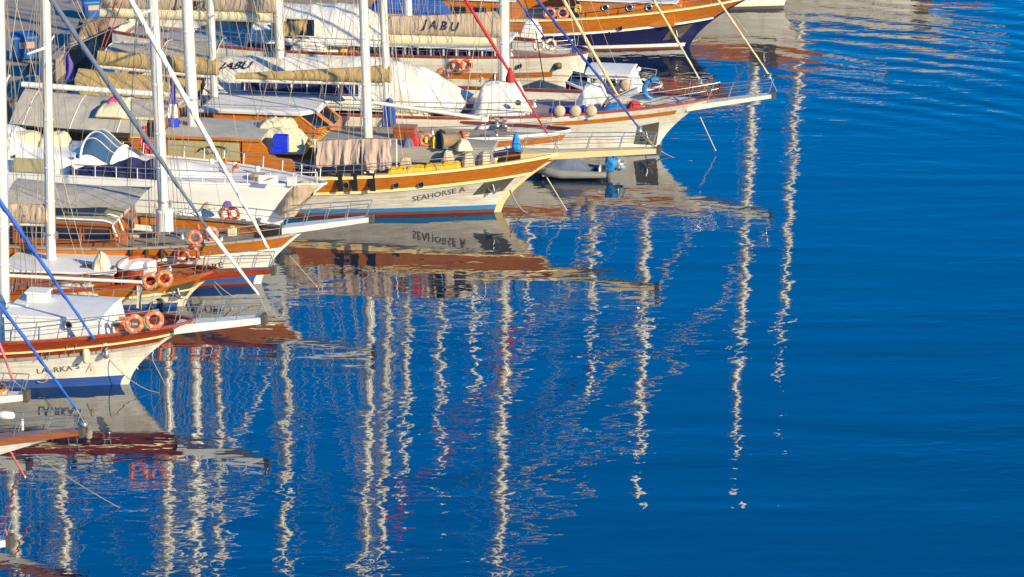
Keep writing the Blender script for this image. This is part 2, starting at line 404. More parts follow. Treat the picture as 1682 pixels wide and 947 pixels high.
        s_m = dict(a=a, d=d, H=H, r=r, o=ms)
        if ped:
            MB().lathe([(ped[0]*1.05, 0), (ped[0], .1), (ped[0], ped[1]-.1), (ped[0]*1.08, ped[1]), (r, ped[1]+.03)], a, 18).build('mast_pedestal', 'white_paint', s.root)
        return s_m
    def stay(s, p_up, p_dn, mast, m, r=.075, rope_to=None, name='furled_sail', drum=0, bits=10, yl=0.0):
        a = s.at(*p_dn, yl); b = s.at(*p_up, yl); d = (b-a).normalized()
        if mast is None: e = a+d*26
        else:
            k = (mast['a'].x-a.x)/d.x; e = a+d*k
            k = ((mast['a']+mast['d']*((e.z-mast['a'].z)/mast['d'].z)).x-a.x)/d.x; e = a+d*k
        pts = [a.lerp(e, i/bits) for i in range(bits+1)]
        rs = [r*(.45+.55*min(1, i*3.0/bits))*(1+.12*fbm(i*1.7, a.x)) for i in range(bits+1)]; rs[-1] *= .4
        o = MB().tube(pts, rs, 8).build(name, m, s.root)
        n = int((e-a).length*3.2); u = d.cross(Vector((0, 1, 0))).normalized(); v_ = d.cross(u); hp = []
        for i in range(n+1):
            t = i/n; q = r*(.45+.55*min(1, t*3.0))*1.02; an = i*.9; hp.append(a.lerp(e, t)+(u*cos(an)+v_*sin(an))*q)
        MB().tube(hp, r*.22, 4).build('sail_edge', m, o)
        if drum: MB().lathe([(drum, -.12), (drum*.8, 0), (drum, .12)], a, 10).build('furling_drum', 'steel', o)
        if rope_to:
            MB().tube([a, s.at(*rope_to)], .02, 4).build('forestay_wire', 'wire', s.root)
        return o
    def boom(s, pa, pb, r=.11, m='mast_white', yl=0.0):
        a, b = s.at(*pa, yl), s.at(*pb, yl)
        o = MB().tube([a, a.lerp(b, .5), b], r, 10).build('boom', m, s.root)
        return a, b, o
    def cover(s, a, b, ha, hb_, m, wa=.28, wb=.4, name='sail_cover', seed=0, n=30, drop=0.0, wr=.04):
        rings = []
        for i in range(n+1):
            t = i/n; c = a.lerp(b, t); h = ha+(hb_-ha)*t; w_ = wa+(wb-wa)*t; ring = []
            for k in range(14):
                an = 2*pi*k/14; sx = sin(an); cz = cos(an)
                z = (cz*.5+.5)
                yy = sx*w_*(.55+.45*(1-z)**.7)*(.85 if z > .8 else 1)
                nn = wr*(fbm(t*n*.55+seed, k*.6)+.7*fbm(t*n*1.6+seed, z*2.0))
                ring.append((c.x, c.y+yy+nn*(1 if sx >= 0 else -1), c.z-drop+h*z+nn*.5-(.05*h*sin(pi*t) if z > .6 else 0)))
            rings.append(ring)
        o = MB().loft(rings).build(name, m, s.root)
        for i in range(3, n, 5):
            c = a.lerp(b, i/n); pts = [c+(Vector(p)-c)*1.015+Vector((.02*(k % 3), 0, 0)) for k, p in enumerate(rings[i])]; pts.append(pts[0])
            MB().tube(pts, .016, 4).build('lashing', 'rope_gray', o)
        return o
    def house(s, x0, x1, w_, z0, z1, wall_m, roof_m, over=.15, th=.1, crown=.08, name='deckhouse', front_rake=0.0, trim=None, yc=0.0, fw=1.0):
        y0, y1 = yc-w_, yc+w_
        wl = MB().hexa([(x0, y0, z0), (x1+front_rake, yc-w_*fw, z0), (x1+front_rake, yc+w_*fw, z0), (x0, y1, z0), (x0, y0, z1), (x1, yc-w_*fw, z1), (x1, yc+w_*fw, z1), (x0, y1, z1)]).build(name, wall_m, s.root)
        mb = MB(); N = 10; rings = []
        for i in range(N+1):
            t = i/N; yy = yc+(2*t-1)*(w_+over); cz = crown*(1-(2*t-1)**2)
            f = 1 if fw == 1 else fw
            rings.append([(x0-over, yy, z1+.004), (x1+over, yc+(yy-yc)*f, z1+.004), (x1+over, yc+(yy-yc)*f, z1+th+cz), (x0-over, yy, z1+th+cz)])
        rf = mb.loft(rings, True, False).build('roof', roof_m, wl)
        if trim:
            for sg in (-1, 1):
                MB().box(((x0+x1)/2, yc+sg*(w_+over+.02), z1+th*.45), (x1-x0+2*over, .04, th*1.3)).build('roof_trim', trim, wl)
        return wl, rf
    def window(s, wl, x0, x1, z0, z1, y, m='dark_glass', fm='white_paint', fr=.05, out=-1):
        d = .03*out
        f = MB()
        for (a, b, c, e) in ((x0-fr, x1+fr, z1, z1+fr), (x0-fr, x1+fr, z0-fr, z0), (x0-fr, x0, z0, z1), (x1, x1+fr, z0, z1)):
            f.box(((a+b)/2, y+d*.5, (c+e)/2), (b-a, .06, e-c))
        fo = f.build('window_frame', fm, wl)
        MB().box(((x0+x1)/2, y+d*.3, (z0+z1)/2), (x1-x0, .03, z1-z0)).build('window_pane', m, wl)
        return fo
    def name_on_hull(s, body, px, py, size, m='letter_dark', shear=0, spacing=1.0, slope=0.0, side=-1):
        c = s.near(px, py, side); vs, fs = text_mesh(body, size, shear, spacing); out = []
        for v in vs:
            x = c.x+v.x; z = c.z+v.y+slope*v.x
            out.append((x, side*(s.hb(x, z)+.018), z))
        return MB().add(out, fs).build('name_lettering', m, s.root)
    def porthole(s, px, py, r=.14, m='dull_steel'):
        c = s.near(px, py, -1, 0.0)
        f = MB().torus((c.x, c.y-.02, c.z), r, .035, 16, 6).build('porthole', m, s.root)
        MB().lathe([(r, -.015), (r, .015)], (c.x, c.y-.015, c.z), 14, 'y').build('glass', 'dark_glass', f)
    def pocket(s, pts, m='dull_steel'):
        q = [s.near(*p, -1, .04) for p in pts]
        cx = sum(p.x for p in q)/len(q); cz = sum(p.z for p in q)/len(q)
        mb = MB(); n = 6
        def fn(u, v):
            a = q[0].lerp(q[1], u); b = q[3].lerp(q[2], u); p = a.lerp(b, v)
            return (p.x, -(s.hb(p.x, p.z)+.045), p.z)
        mb.grid(fn, n, n); o = mb.build('anchor_plate', m, s.root)
        y = -(s.hb(cx, cz)+.12); an = MB()
        an.tube([(cx-.1, y, cz+.35), (cx+.05, y-.02, cz-.25)], .05, 6)
        an.tube([(cx-.28, y-.02, cz-.1), (cx+.02, y-.06, cz-.3), (cx+.34, y-.02, cz-.02)], [.03, .08, .03], 6)
        an.build('anchor', 'steel', s.root)
    def striker(s, pa, pb, m='rope', r=.035):
        a, b = s.at(*pa), s.at(*pb)
        o = MB().tube([a, b], [r, r*.8], 6).build('dolphin_striker', m, s.root)
        MB().lathe([(.02, -.05), (.06, 0), (.02, .05)], b, 8).build('striker_cap', 'reflective', o)
        return a, b
    def line(s, pa, pb, m='wire', r=.016, ya=0.0, yb=0.0, name='rigging_line', sag=0.0):
        a, b = s.at(*pa, ya), s.at(*pb, yb)
        pts = [a.lerp(b, i/6)-Vector((0, 0, sag*4*(i/6)*(1-i/6))) for i in range(7)] if sag else [a, b]
        return MB().tube(pts, r, 4).build(name, m, s.root)
    def clutter(s, x0, x1, n, seed, ymax=.6):
        """hatches, ventilators, coiled lines and winches along the deck"""
        g = random.Random(seed)
        for i in range(n):
            x = x0+(x1-x0)*(i+g.random())/n; z = s.sheer(x)-s.bul+.04; y = g.uniform(-ymax, ymax)*s.hb(x, z); k = g.randrange(5)
            if k == 0:
                h = MB().box((x, y, z+.14), (.75, .7, .28), g.uniform(-.1, .1)).build('deck_hatch', g.choice(('varnish', 'white_paint', 'brown_wood')), s.root)
                MB().box((x, y, z+.30), (.6, .55, .04)).build('hatch_glass', 'dark_glass', h)
            elif k == 1:
                MB().tube([(x, y, z), (x, y, z+.45), (x+.1, y, z+.58), (x+.26, y, z+.62)], [.07, .07, .09, .15], 8).build('ventilator', g.choice(('steel', 'white_paint', 'orange_buoy')), s.root)
            elif k == 2:
                mb = MB()
                for j in range(3): mb.torus((x, y, z+.05+.07*j), .26-.03*j, .045, 14, 6, 'z')
                mb.build('rope_coil', g.choice(('rope', 'rope_gray', 'rope', 'rope_red')), s.root)
            elif k == 3:
                MB().lathe([(.15, 0), (.15, .08), (.08, .14), (.08, .32), (.14, .38), (.10, .42)], (x, y, z), 10).build('winch', 'steel', s.root)
            else:
                MB().loft([[(x+sx*.42*f, y+sy*.3*f, z+h) for sx, sy in ((-1, -.7), (-.8, -1), (.8, -1), (1, -.7), (1, .7), (.8, 1), (-.8, 1), (-1, .7))] for h, f in ((0, .9), (.1, 1), (.22, 1), (.3, .85))]).build('seat_cushion', g.choice(('cream_canvas', 'beige_canvas', 'navy_canvas', 'brown_cloth', 'stay_red')), s.root)
    def fittings(s, x0, x1, n):
        """mooring cleats and deck vents along the near side deck"""
        for i in range(n):
            x = x0+(x1-x0)*i/max(1, n-1); z = s.sheer(x); y = s.hb(x, z)
            for sg in (-1, 1):
                MB().box((x, sg*(y-.1), z+.12), (.4, .07, .06)).box((x, sg*(y-.1), z+.08), (.14, .06, .1)).build('cleat', 'steel', s.root)

# ---------------------------------------------------------------- loose things
def make_buoy(ring_m, band_m, Rr=.285, r=.082):
    root = empty('lifebuoy', (0, 0, -50))
    MB().torus((0, 0, 0), Rr, r, 28, 10).build('ring', ring_m, root)
    for k in range(4):
        a = pi/4+k*pi/2
        MB().torus((0, 0, 0), Rr, r*1.05, 5, 10, 'y', a-.16, a+.16).build('band', band_m, root)
    pts = [((Rr+r+.02+.012*cos(8*t))*cos(t), -.03, (Rr+r+.02+.012*cos(8*t))*sin(t)) for t in [2*pi*i/32 for i in range(33)]]
    MB().tube(pts, .012, 4).build('grab_line', 'rope', root)
    return root
BUOY = {}
def lifebuoy(boat, px, py, label, side=-1, kind='orange_buoy', diam=None, group='lifebuoys on the boat rails', off=.03):
    if kind not in BUOY:
        o = BUOY[kind] = make_buoy(kind, 'reflective' if kind != 'white_buoy' else 'faded_buoy'); first = True
    else: o = copy_tree(BUOY[kind])
    q = boat.near(px, py, side, off); o.location = boat.W(q)
    dx = .4; t = math.atan2(-(boat.hb(q.x+dx, q.z)-boat.hb(q.x-dx, q.z))*side*-1, 2*dx)
    o.rotation_euler = (R(rnd.uniform(-6, 6)), R(rnd.uniform(-30, 30)), boat.yaw+t*.9)
    if diam: k = diam/.734; o.scale = (k, k, k)
    tag(o, label, 'lifebuoy', group); return o
def lump(name, label, cat, m, boat, c, lx, ly, h, rz=0, k=4, kk=4, wr=.06, seed=0, nu=22, nv=16, group=None, ridge=0.0, lash=None, facet=None):
    """a wrinkled cloth-covered bundle standing on a deck, local centre c"""
    root = empty(name, boat.W(c), boat.yaw+rz, label, cat, group)
    def fn(u, v):
        a, b = 2*u-1, 2*v-1
        pr = max(0, 1-abs(a)**k)**(.5)*max(0, 1-abs(b)**kk)**(.5)
        if facet: pr = min(1, (1-abs(a))*facet[0])*min(1, (1-abs(b))*facet[1])
        z = h*pr*(1-ridge*abs(b))
        e = wr*(fbm(a*2.2+seed, b*2.2, seed)+.6*fbm(a*5+seed, b*5, seed))
        return (a*lx/2*(1+.08*(1-pr))+e*.6, b*ly/2*(1+.08*(1-pr))+e*.6, max(0, z+e*pr*1.2))
    MB().grid(fn, nu, nv).build('cover', m, root)
    if lash:
        for t in lash:
            pts = []
            for i in range(13):
                v = i/12; p = Vector(fn(t, v)); pts.append(p+Vector((0, 0, .02)))
            MB().tube(pts, .018, 4).build('lashing', 'rope_gray', root)
    return root
def fender_round(boat, px, py, label, r=.3, m='fender_beige', side=-1, off=.1, group='round fenders on the rails', length=.0):
    q = boat.near(px, py, side, off); root = empty('fender', boat.W(q), boat.yaw, label, 'fender', group)
    if length: MB().lathe([(.04, length/2+.1), (.05, length/2), (r*.8, length/2-.08), (r, length/2-.2), (r, -length/2+.2), (r*.8, -length/2+.06), (.02, -length/2)], (0, 0, 0), 14).build('body', m, root)
    else: MB().lathe([(.05, -.18), (r*.75, -.17), (r, -.08), (r, .08), (r*.75, .17), (.05, .18)], (0, 0, 0), 18, 'y').build('body', m, root)
    MB().tube([(0, 0, r*.9), (0, .05, r+.45)], .018, 4).build('lanyard', 'rope', root)
    return root
def hang_cloth(name, label, m, boat, pa, pb, drop, yl, seed=0, cat='cloth', n=44, folds=7, jag=.12):
    a, b = boat.at(*pa, yl), boat.at(*pb, yl); root = empty(name, boat.W(a), boat.yaw, label, cat)
    L = b.x-a.x; dz = b.z-a.z
    def fn(u, v):
        f = .055*(.25+v)*(sin(folds*pi*u+3*fbm(u*2+seed, v*.6))+1.6*fbm(u*5+seed, v*1.0)+.7*fbm(u*13+seed, v*2))
        e = drop*(1+jag*fbm(u*4+seed, 9.0))
        return (L*u+.05*fbm(v*2, u*3+seed), -.06-.10*v+f, dz*u-e*v+.05*fbm(u*5+seed))
    mb = MB(); mb.grid(fn, n, 16)
    mb.grid(lambda u, v: (L*u, -.06+.4*v, dz*u+.05*fbm(u*5+seed)+.04-.35*v), n, 3)
    mb.build('fabric', m, root); return root
# ---------------------------------------------------------------- water and quay
def water_material():
    m = bpy.data.materials.new('sea_water'); m.use_nodes = True
    n = m.node_tree.nodes; l = m.node_tree.links; n.clear()
    out = n.new('ShaderNodeOutputMaterial'); tc = n.new('ShaderNodeTexCoord')
    def wave(scale, rot, detail, amp, dist=.6, rough=.5):
        mp = n.new('ShaderNodeMapping'); mp.inputs['Scale'].default_value = scale; mp.inputs['Rotation'].default_value = (0, 0, rot)
        l.new(tc.outputs['Object'], mp.inputs[0])
        z = n.new('ShaderNodeTexNoise'); z.inputs['Scale'].default_value = 1; z.inputs['Detail'].default_value = detail
        z.inputs['Roughness'].default_value = rough; z.inputs['Distortion'].default_value = dist
        l.new(mp.outputs[0], z.inputs[0])
        k = n.new('ShaderNodeMath'); k.operation = 'MULTIPLY'; k.inputs[1].default_value = amp; l.new(z.outputs[0], k.inputs[0]); return k.outputs[0]
    def mul(a, b):
        k = n.new('ShaderNodeMath'); k.operation = 'MULTIPLY'; l.new(a, k.inputs[0])
        if isinstance(b, float): k.inputs[1].default_value = b
        else: l.new(b, k.inputs[1])
        return k.outputs[0]
    def add(a, b):
        k = n.new('ShaderNodeMath'); k.operation = 'ADD'; l.new(a, k.inputs[0]); l.new(b, k.inputs[1]); return k.outputs[0]
    def ramp(a, lo, hi, o0, o1):
        k = n.new('ShaderNodeMapRange'); k.interpolation_type = 'SMOOTHSTEP'
        for i, v in enumerate((lo, hi, o0, o1)): k.inputs[i+1].default_value = v
        l.new(a, k.inputs[0]); return k.outputs[0]
    sp = n.new('ShaderNodeSeparateXYZ'); l.new(tc.outputs['Object'], sp.inputs[0])
    X, Y = sp.outputs[0], sp.outputs[1]
    swell = wave((.30, .50, 1), R(8), 1.0, .0140, .5)
    rip = wave((.80, 1.45, 1), R(-8), .8, .0112, .8)
    fine = wave((1.9, 3.4, 1), R(4), .8, .0028)
    streak = wave((.20, 2.3, 1), R(-2), 1.5, .0040, .5)
    slow = add(wave((.035, .13, 1), R(3), 2.0, .12), wave((.10, .55, 1), R(-3), 1.5, .014))
    # gusts: patches where the small ripples are livelier; calmer close in among the moored hulls
    gust = ramp(wave((.05, .11, 1), .2, 3, 1.0), .42, .64, .45, 1.6)
    far_ = ramp(add(Y, mul(X, .4)), 22, 44, 0, .6)
    h = add(add(swell, slow), mul(add(add(rip, fine), streak), add(gust, far_)))
    # wake of a passing boat: curved ridges far out
    dx = n.new('ShaderNodeMath'); dx.operation = 'SUBTRACT'; dx.inputs[1].default_value = -6.0; l.new(X, dx.inputs[0])
    dy = n.new('ShaderNodeMath'); dy.operation = 'SUBTRACT'; dy.inputs[1].default_value = 2.0; l.new(Y, dy.inputs[0])
    rr = n.new('ShaderNodeMath'); rr.operation = 'SQRT'; l.new(add(mul(dx.outputs[0], dx.outputs[0]), mul(dy.outputs[0], dy.outputs[0])), rr.inputs[0])
    nzr = wave((.12, .12, 1), 0, 2, 5.0)
    sn = n.new('ShaderNodeMath'); sn.operation = 'SINE'; l.new(mul(add(rr.outputs[0], nzr), 2.3), sn.inputs[0])
    mask = mul(mul(ramp(X, 10, 22, 0, 1), ramp(Y, 26, 40, 0, 1)), ramp(Y, 72, 95, 1, 0))
    h = add(h, mul(mul(sn.outputs[0], mask), .015))
    bp = n.new('ShaderNodeBump'); bp.inputs['Strength'].default_value = 1; bp.inputs['Distance'].default_value = 1; l.new(h, bp.inputs['Height'])
    fr = n.new('ShaderNodeFresnel'); fr.inputs['IOR'].default_value = 2.95; l.new(bp.outputs[0], fr.inputs['Normal'])
    gl = n.new('ShaderNodeBsdfGlossy'); gl.inputs['Roughness'].default_value = .012; gl.inputs['Color'].default_value = (1, 1, 1, 1); l.new(bp.outputs[0], gl.inputs['Normal'])
    df = n.new('ShaderNodeBsdfDiffuse'); df.inputs['Color'].default_value = (.0005, .015, .046, 1)
    mx = n.new('ShaderNodeMixShader'); l.new(fr.outputs[0], mx.inputs[0]); l.new(df.outputs[0], mx.inputs[1]); l.new(gl.outputs[0], mx.inputs[2])
    l.new(mx.outputs[0], out.inputs[0]); MATS['sea_water'] = m
water_material()
o = MB().add([(-4000, -600, 0), (4000, -600, 0), (4000, 7000, 0), (-4000, 7000, 0)], [(0, 1, 2, 3)]).build('sea_water', 'sea_water'); o['kind'] = 'structure'
edge = [(-60, -60), (-46, -30), (-40.5, -12), (-33, 8), (-30, 19), (-28, 33), (-26, 48), (-23.5, 62), (-19, 80), (-12, 104), (20, 190)]
mb = MB(); poly = edge+[(-500, 190), (-500, -60)]
mb.add([(x, y, 1.15) for x, y in poly], [tuple(range(len(poly)))])
for (x, y), (x2, y2) in zip(edge, edge[1:]): mb.add([(x, y, -3), (x2, y2, -3), (x2, y2, 1.15), (x, y, 1.15)], [(0, 1, 2, 3)])
o = mb.build('quay', 'quay_stone'); o['kind'] = 'structure'
mb = MB(); rings = []
for x, y in edge: rings.append([(x-.55, y, 1.154), (x+.06, y, 1.154), (x+.06, y, 1.30), (x-.55, y, 1.30)])
o = mb.loft(rings, True, False).build('quay_edge_kerb', 'quay_stone'); o['kind'] = 'structure'

GUL = 'wooden gulets moored side by side'
# ---------------------------------------------------------------- seahorse (the nearest fully seen gulet)
S = Boat('gulet', 'gulet with the lettering SEAHORSE A on its weathered white hull and an orange wooden band', 'boat', (820, 347), (924, 251), 7.0, 27.3, 2.05, 2.9, group=GUL)
S.hull('weathered_white', boot=.40, boot_m='boot_blue', anti=.17, band=.86, band_m='varnish', cap_m='cream_paint', bul=.62, rub_m='cream_paint', stem_m='cream_paint', capw=.26, caph=.12)
a = S.at(858, 249); b = S.at(1079, 242)
S.sprit(a.x, a.z, b.x, b.z, 'cream_paint', .95, .5, .30)
for px, py in ((568, 304), (610, 303.5), (650, 303), (691, 302)): S.porthole(px, py, .16)
for px in (559, 583, 612):
    q = S.near(px, 291); c = S.near(px+5, 307)
    MB().hexa([(q.x-.14, q.y-.05, q.z-.7), (q.x+.14, q.y-.05, q.z-.7), (q.x+.14, q.y+.03, q.z-.7), (q.x-.14, q.y+.03, q.z-.7),
               (q.x-.2, q.y-.07, q.z+.22), (q.x+.1, q.y-.07, q.z+.22), (q.x+.1, q.y+.03, q.z+.22), (q.x-.2, q.y+.03, q.z+.22)]).build('chainplate', 'black', S.root)
S.pocket([(777, 320), (796, 300), (846, 291), (826, 313)])
S.name_on_hull('SEAHORSE A', 720, 319, .44, 'letter_dark', .12, 1.05, .20)
S.striker((898, 291), (930, 344))
S.rails(-20, .6, .72, 1.5, 2)
dz = S.sheer(-9)-.62
mS1 = S.mast((318, 209), (310, 60), 25, .27)
mS2 = S.mast((605.5, 250), (597, 20), 24, .21, zbase=dz)
S.stay((883, 0), (1051, 211), mS1, 'stay_navy', .10, (1076, 241), drum=.14)
S.stay((765, 0), (899, 219), mS2, 'stay_red', .085, (922, 250))
q = S.at(838, 127); e = S.at(846, 140)
MB().lathe([(.06, .5), (.14, .3), (.24, -.1), (.22, -.22), (.06, -.25)], q, 10).build('sail_clew', 'stay_red', S.root)
a, b, _ = S.boom((614, 168), (797, 195), .10); MB().box((b.x, 0, b.z), (.3, .24, .24)).build('boom_end', 'white_paint', S.root)
S.line((797, 195), (797, 243), 'steel', .03, name='boom_crutch')
# main boom aft and the grey awning under it
a, b, _ = S.boom((36, 138), (309, 158), .15)
def awn(u, v):
    p = a.lerp(b, .02+.80*u); k = 2*v-1; sag = .10*sin(pi*u)*(1-k*k)
    return (p.x, k*2.9, p.z-.25-1.15*abs(k)**1.5-sag+.05*fbm(u*6, v*3))
MB().grid(awn, 30, 18).build('awning', 'gray_canvas', S.root)
for k in (.1, .45, .8):
    p = Vector(awn(k, .5)); MB().tube([awn(k, i/10) for i in range(11)], .03, 5).build('awning_batten', 'white_paint', S.root)
# aft deckhouse and main deckhouse
def px_house(bt, xa, xb, ytop, yl, zdrop, wall, roof, **k):
    A, B_ = bt.at(xa, ytop, yl), bt.at(xb, ytop, yl); z1 = (A.z+B_.z)/2
    return (A.x, B_.x, z1)+bt.house(A.x, B_.x, -yl, z1-zdrop, z1, wall, roof, **k)
x0, x1, z1, wl, rf = px_house(S, 166, 262, 193, -1.85, 2.3, 'varnish_planked', 'roof_gray', over=.2, trim='cream_paint')
c = S.at(173, 222, -1.85); d = S.at(235, 197, -1.85); S.window(wl, c.x, d.x, c.z, z1-.1, -1.87, 'khaki_blind', 'cream_paint')
d2 = S.at(242, 224, -1.85); d3 = S.at(258, 200, -1.85); S.window(wl, d2.x, d3.x, d2.z, d3.z, -1.87, 'dark_glass', 'varnish')
q = S.at(189, 190, -1.2)
lump('cushion_stack', 'ruffled cream cushions lying along the edge of a grey deckhouse roof', 'cushions', 'cream_canvas', S, (q.x, -.5, z1+.1), 1.5, 3.3, .5, 0, 5, 5, .08, 3)
lump('folded_mattress', 'pale folded mattress on the grey roof beside a pink cloth', 'mattress', 'white_canvas', S, (q.x+.1, -1.45, z1+.12), 1.5, .7, .3, 0, 6, 6, .04, 5)
lump('towel', 'small bright pink towel on the grey deckhouse roof', 'towel', 'pink', S, (q.x-.1, -1.0, z1+.5), .6, .5, .3, .3, 3, 3, .1, 9, 10, 8)
x0, x1, z1, wl, rf = px_house(S, 272, 424, 227, -1.85, 2.2, 'varnish_planked', 'roof_gray', over=.2, crown=.1, trim='varnish')
c = S.at(277, 258, -1.85); d = S.at(398, 232, -1.85); S.window(wl, c.x, d.x-.1, c.z, z1-.12, -1.87, 'khaki_blind', 'varnish')
f = MB(); ch = [(325, 246), (331, 240), (338, 241), (344, 249), (352, 247), (352, 240), (338, 238), (360, 237), (372, 240), (372, 248)]
f.tube([S.at(p[0], p[1]+3, -1.98) for p in ch], .025, 5); f.build('folded_bicycle_rack', 'black', wl)
# curved planked coaming in front of the deckhouse
ch = [(398, 231), (428, 232), (436, 241), (443, 252), (455, 258.5), (478, 262), (484, 268), (484, 296), (398, 292)]
pts = [S.at(p[0], p[1], -1.95) for p in ch]
mb = MB(); n = len(pts)
mb.add([(p.x, -1.98, p.z) for p in pts]+[(p.x, -1.84, p.z) for p in pts], [tuple(range(n)), tuple(range(2*n-1, n-1, -1))]+[(i, (i+1) % n, n+(i+1) % n, n+i) for i in range(n)])
mb.build('cockpit_coaming', 'varnish_planked', S.root)
q = S.at(457, 246, -.2)
lump('canvas_cover', 'cream canvas cover heaped over the cockpit seats behind a blue crate', 'cover', 'cream_canvas', S, (q.x, .2, q.z), 2.7, 2.3, 1.15, .1, 2.6, 2.6, .09, 11, 30, 22)
lump('cushion_stack', 'pale cream cushions piled on top of a canvas cover by the wheelhouse', 'cushions', 'cream_canvas', S, (q.x-.2, .6, q.z+.95), 1.9, 1.1, .5, .2, 3, 3, .12, 17)
q = S.at(462, 249, -1.5)
cr = empty('crate', S.W((q.x, -1.5, q.z)), S.yaw+.06, 'bright blue plastic crate standing in the cockpit of a gulet', 'crate')
cb = MB()
for (cx, cy, cz, dx, dy, dz_) in ((0, 0, .03, .72, .5, .06), (0, -.25, .45, .72, .05, .85), (0, .25, .45, .72, .05, .85), (-.34, 0, .45, .05, .46, .85), (.34, 0, .45, .05, .46, .85)): cb.box((cx, cy, cz), (dx, dy, dz_))
cb.build('crate_wall', 'plastic_blue', cr)
for k in (.2, .5, .8): MB().box((0, -.285, k), (.74, .03, .07)).build('crate_rib', 'plastic_blue', cr)
MB().box((-.2, -.34, .14), (.55, .3, .26), .05).build('lower_tray', 'plastic_blue', cr)
for i, (px, py, m_) in enumerate(((497, 276, 'navy_canvas'), (512, 268, 'navy_canvas'), (486, 270, 'wine_red'))):  # navy lumps put in to darken the cockpit recess where deck shade falls
    q = S.at(px, py+6, -.8); lump('deck_cushion', ['dark navy cushion on the shaded deck behind the laundry', 'dark navy bolster beside the hanging brown cloths', 'dark red cushion in the shaded cockpit'][i], 'cushion', m_, S, (q.x, -.8, S.sheer(q.x)-.55), 1.1, 1.0, .45, .3*i, 4, 4, .05, 21+i, 14, 10)
# planked coachroof forward
c = S.at(520, 245, -1.55); d = S.at(806, 243, -1.2); z1 = S.at(690, 246, -1.55).z
wl, rf = S.house(c.x, d.x, 1.55, z1-.75, z1, 'plank_gray', 'plank_gray', over=.06, th=.06, crown=.1, name='coachroof', fw=.52)
# things standing on it
def on(px, py, yl, z=None): q = S.at(px, py, yl); return (q.x, yl, z if z is not None else q.z)
lifebuoy(S, 697, 239, 'orange lifebuoy with a yellow light standing among gear on a planked cabin top', diam=.72)
o = [x for x in col.objects if x.name.startswith('lifebuoy')][-1]
ob = BUOY['orange_buoy']; ob.location = S.W((S.at(700, 238, -1.0).x, -1.0, z1+.40)); ob.rotation_euler = (R(-12), 0, S.yaw)
BUOY['lit'] = BUOY.pop('orange_buoy'); MB().lathe([(.08, -.16), (.1, 0), (.06, .16)], (0, -.04, 0), 10).build('buoy_light', 'yellow', ob)
q = S.at(742, 246, -1.0)
dr = empty('rope_drum', S.W((q.x, -1.0, z1+.44)), S.yaw+.5, 'reddish brown mooring rope drum lying on a planked cabin top', 'drum')
MB().lathe([(.10, -.55), (.42, -.55), (.42, -.50), (.34, -.48), (.36, -.2), (.33, 0), (.36, .2), (.34, .48), (.42, .5), (.42, .55), (.10, .55)], (0, 0, 0), 18, 'x').build('coil', 'brown_cloth', dr)
MB().torus((0, 0, 0), .36, .10, 20, 8).build('flange', 'faded_buoy', dr); dr.children[-1].rotation_euler = (0, 0, pi/2); dr.children[-1].location = (.55, 0, 0)
for k in range(4):
    a_ = k*pi/4; MB().tube([(.56, .3*cos(a_), .3*sin(a_)), (.56, -.3*cos(a_), -.3*sin(a_))], .03, 5).build('spoke', 'faded_buoy', dr)
gear = [(681, 'red', .5, .55, 'heap of red life jackets beside the orange lifebuoy'), (672, 'slate_canvas', .5, .4, 'small grey gear bag left of the red life jackets'), (715, 'yellow', .28, .55, 'small yellow canister between lifebuoy and dark bag'),
        (724, 'black', .75, .85, 'black gear bag leaning on the rope drum'), (731, 'sky_blue_canvas', .55, .2, 'crumpled bright blue tarp at the foot of the rope drum'), (762, 'cream_canvas', .9, .5, 'cream canvas bundle right of the rope drum')]
for i, (px, m_, s_, h_, lb) in enumerate(gear):
    q = S.at(px, 246, -.9); lump('deck_bag', lb, 'bag', m_, S, (q.x, -.9-.12*(i % 3), z1+.06), s_, s_*.8, h_, .4*i, 3, 3, .06, 31+i, 14, 10)
q = S.at(662, 246, -.2)
bx = empty('wooden_locker', S.W((q.x, .3, z1-.15)), S.yaw, 'brown wooden locker on the cabin top behind the hanging cloths', 'locker')
MB().box((0, 0, .42), (1.1, .7, .84)).build('body', 'brown_wood', bx); MB().box((0, 0, .88), (1.2, .8, .07)).build('lid', 'brown_wood', bx)
for k in (-.28, .28): MB().box((k, -.36, .42), (.42, .03, .6)).build('door', 'brown_wood', bx)
# cloths hung up to dry
yl = -2.3
hang_cloth('hung_cloth', 'wide pinkish brown cloth hung to dry over a line, left of its neighbour', 'cloth_pinkish', S, (521, 231), (591, 227), 1.30, yl, 1, folds=8)
hang_cloth('hung_cloth', 'narrower pinkish brown cloth hung to dry beside the yellow cushions', 'cloth_pinkish', S, (595, 227), (643, 228), 1.55, yl, 6, folds=4, jag=.2)
S.line((512, 232), (650, 228), 'rope', .02, yl, yl, 'clothes_line')
for px in (517, 651): 
    q = S.at(px, 230, yl); MB().tube([(q.x, yl, S.sheer(q.x)-.5), (q.x, yl, q.z+.05)], .04, 6).build('awning_post', 'white_paint', S.root)
for i, px in enumerate((655, 684, 713, 741)):
    q = S.near(px, 279, -1, -.72)
    lump('deck_cushion', ['yellow deck cushion nearest the hanging cloths', 'yellow deck cushion beside a beige bag, second from the cloths', 'yellow deck cushion third along from the cloths', 'yellow deck cushion farthest from the cloths, by a tall beige bag'][i], 'cushion', 'yellow', S, (q.x, q.y-.05, S.sheer(q.x)-.02), .95, .8, .36, .03*i, 7, 5, .05, 200+i, 18, 12, group='yellow deck cushions in a row')
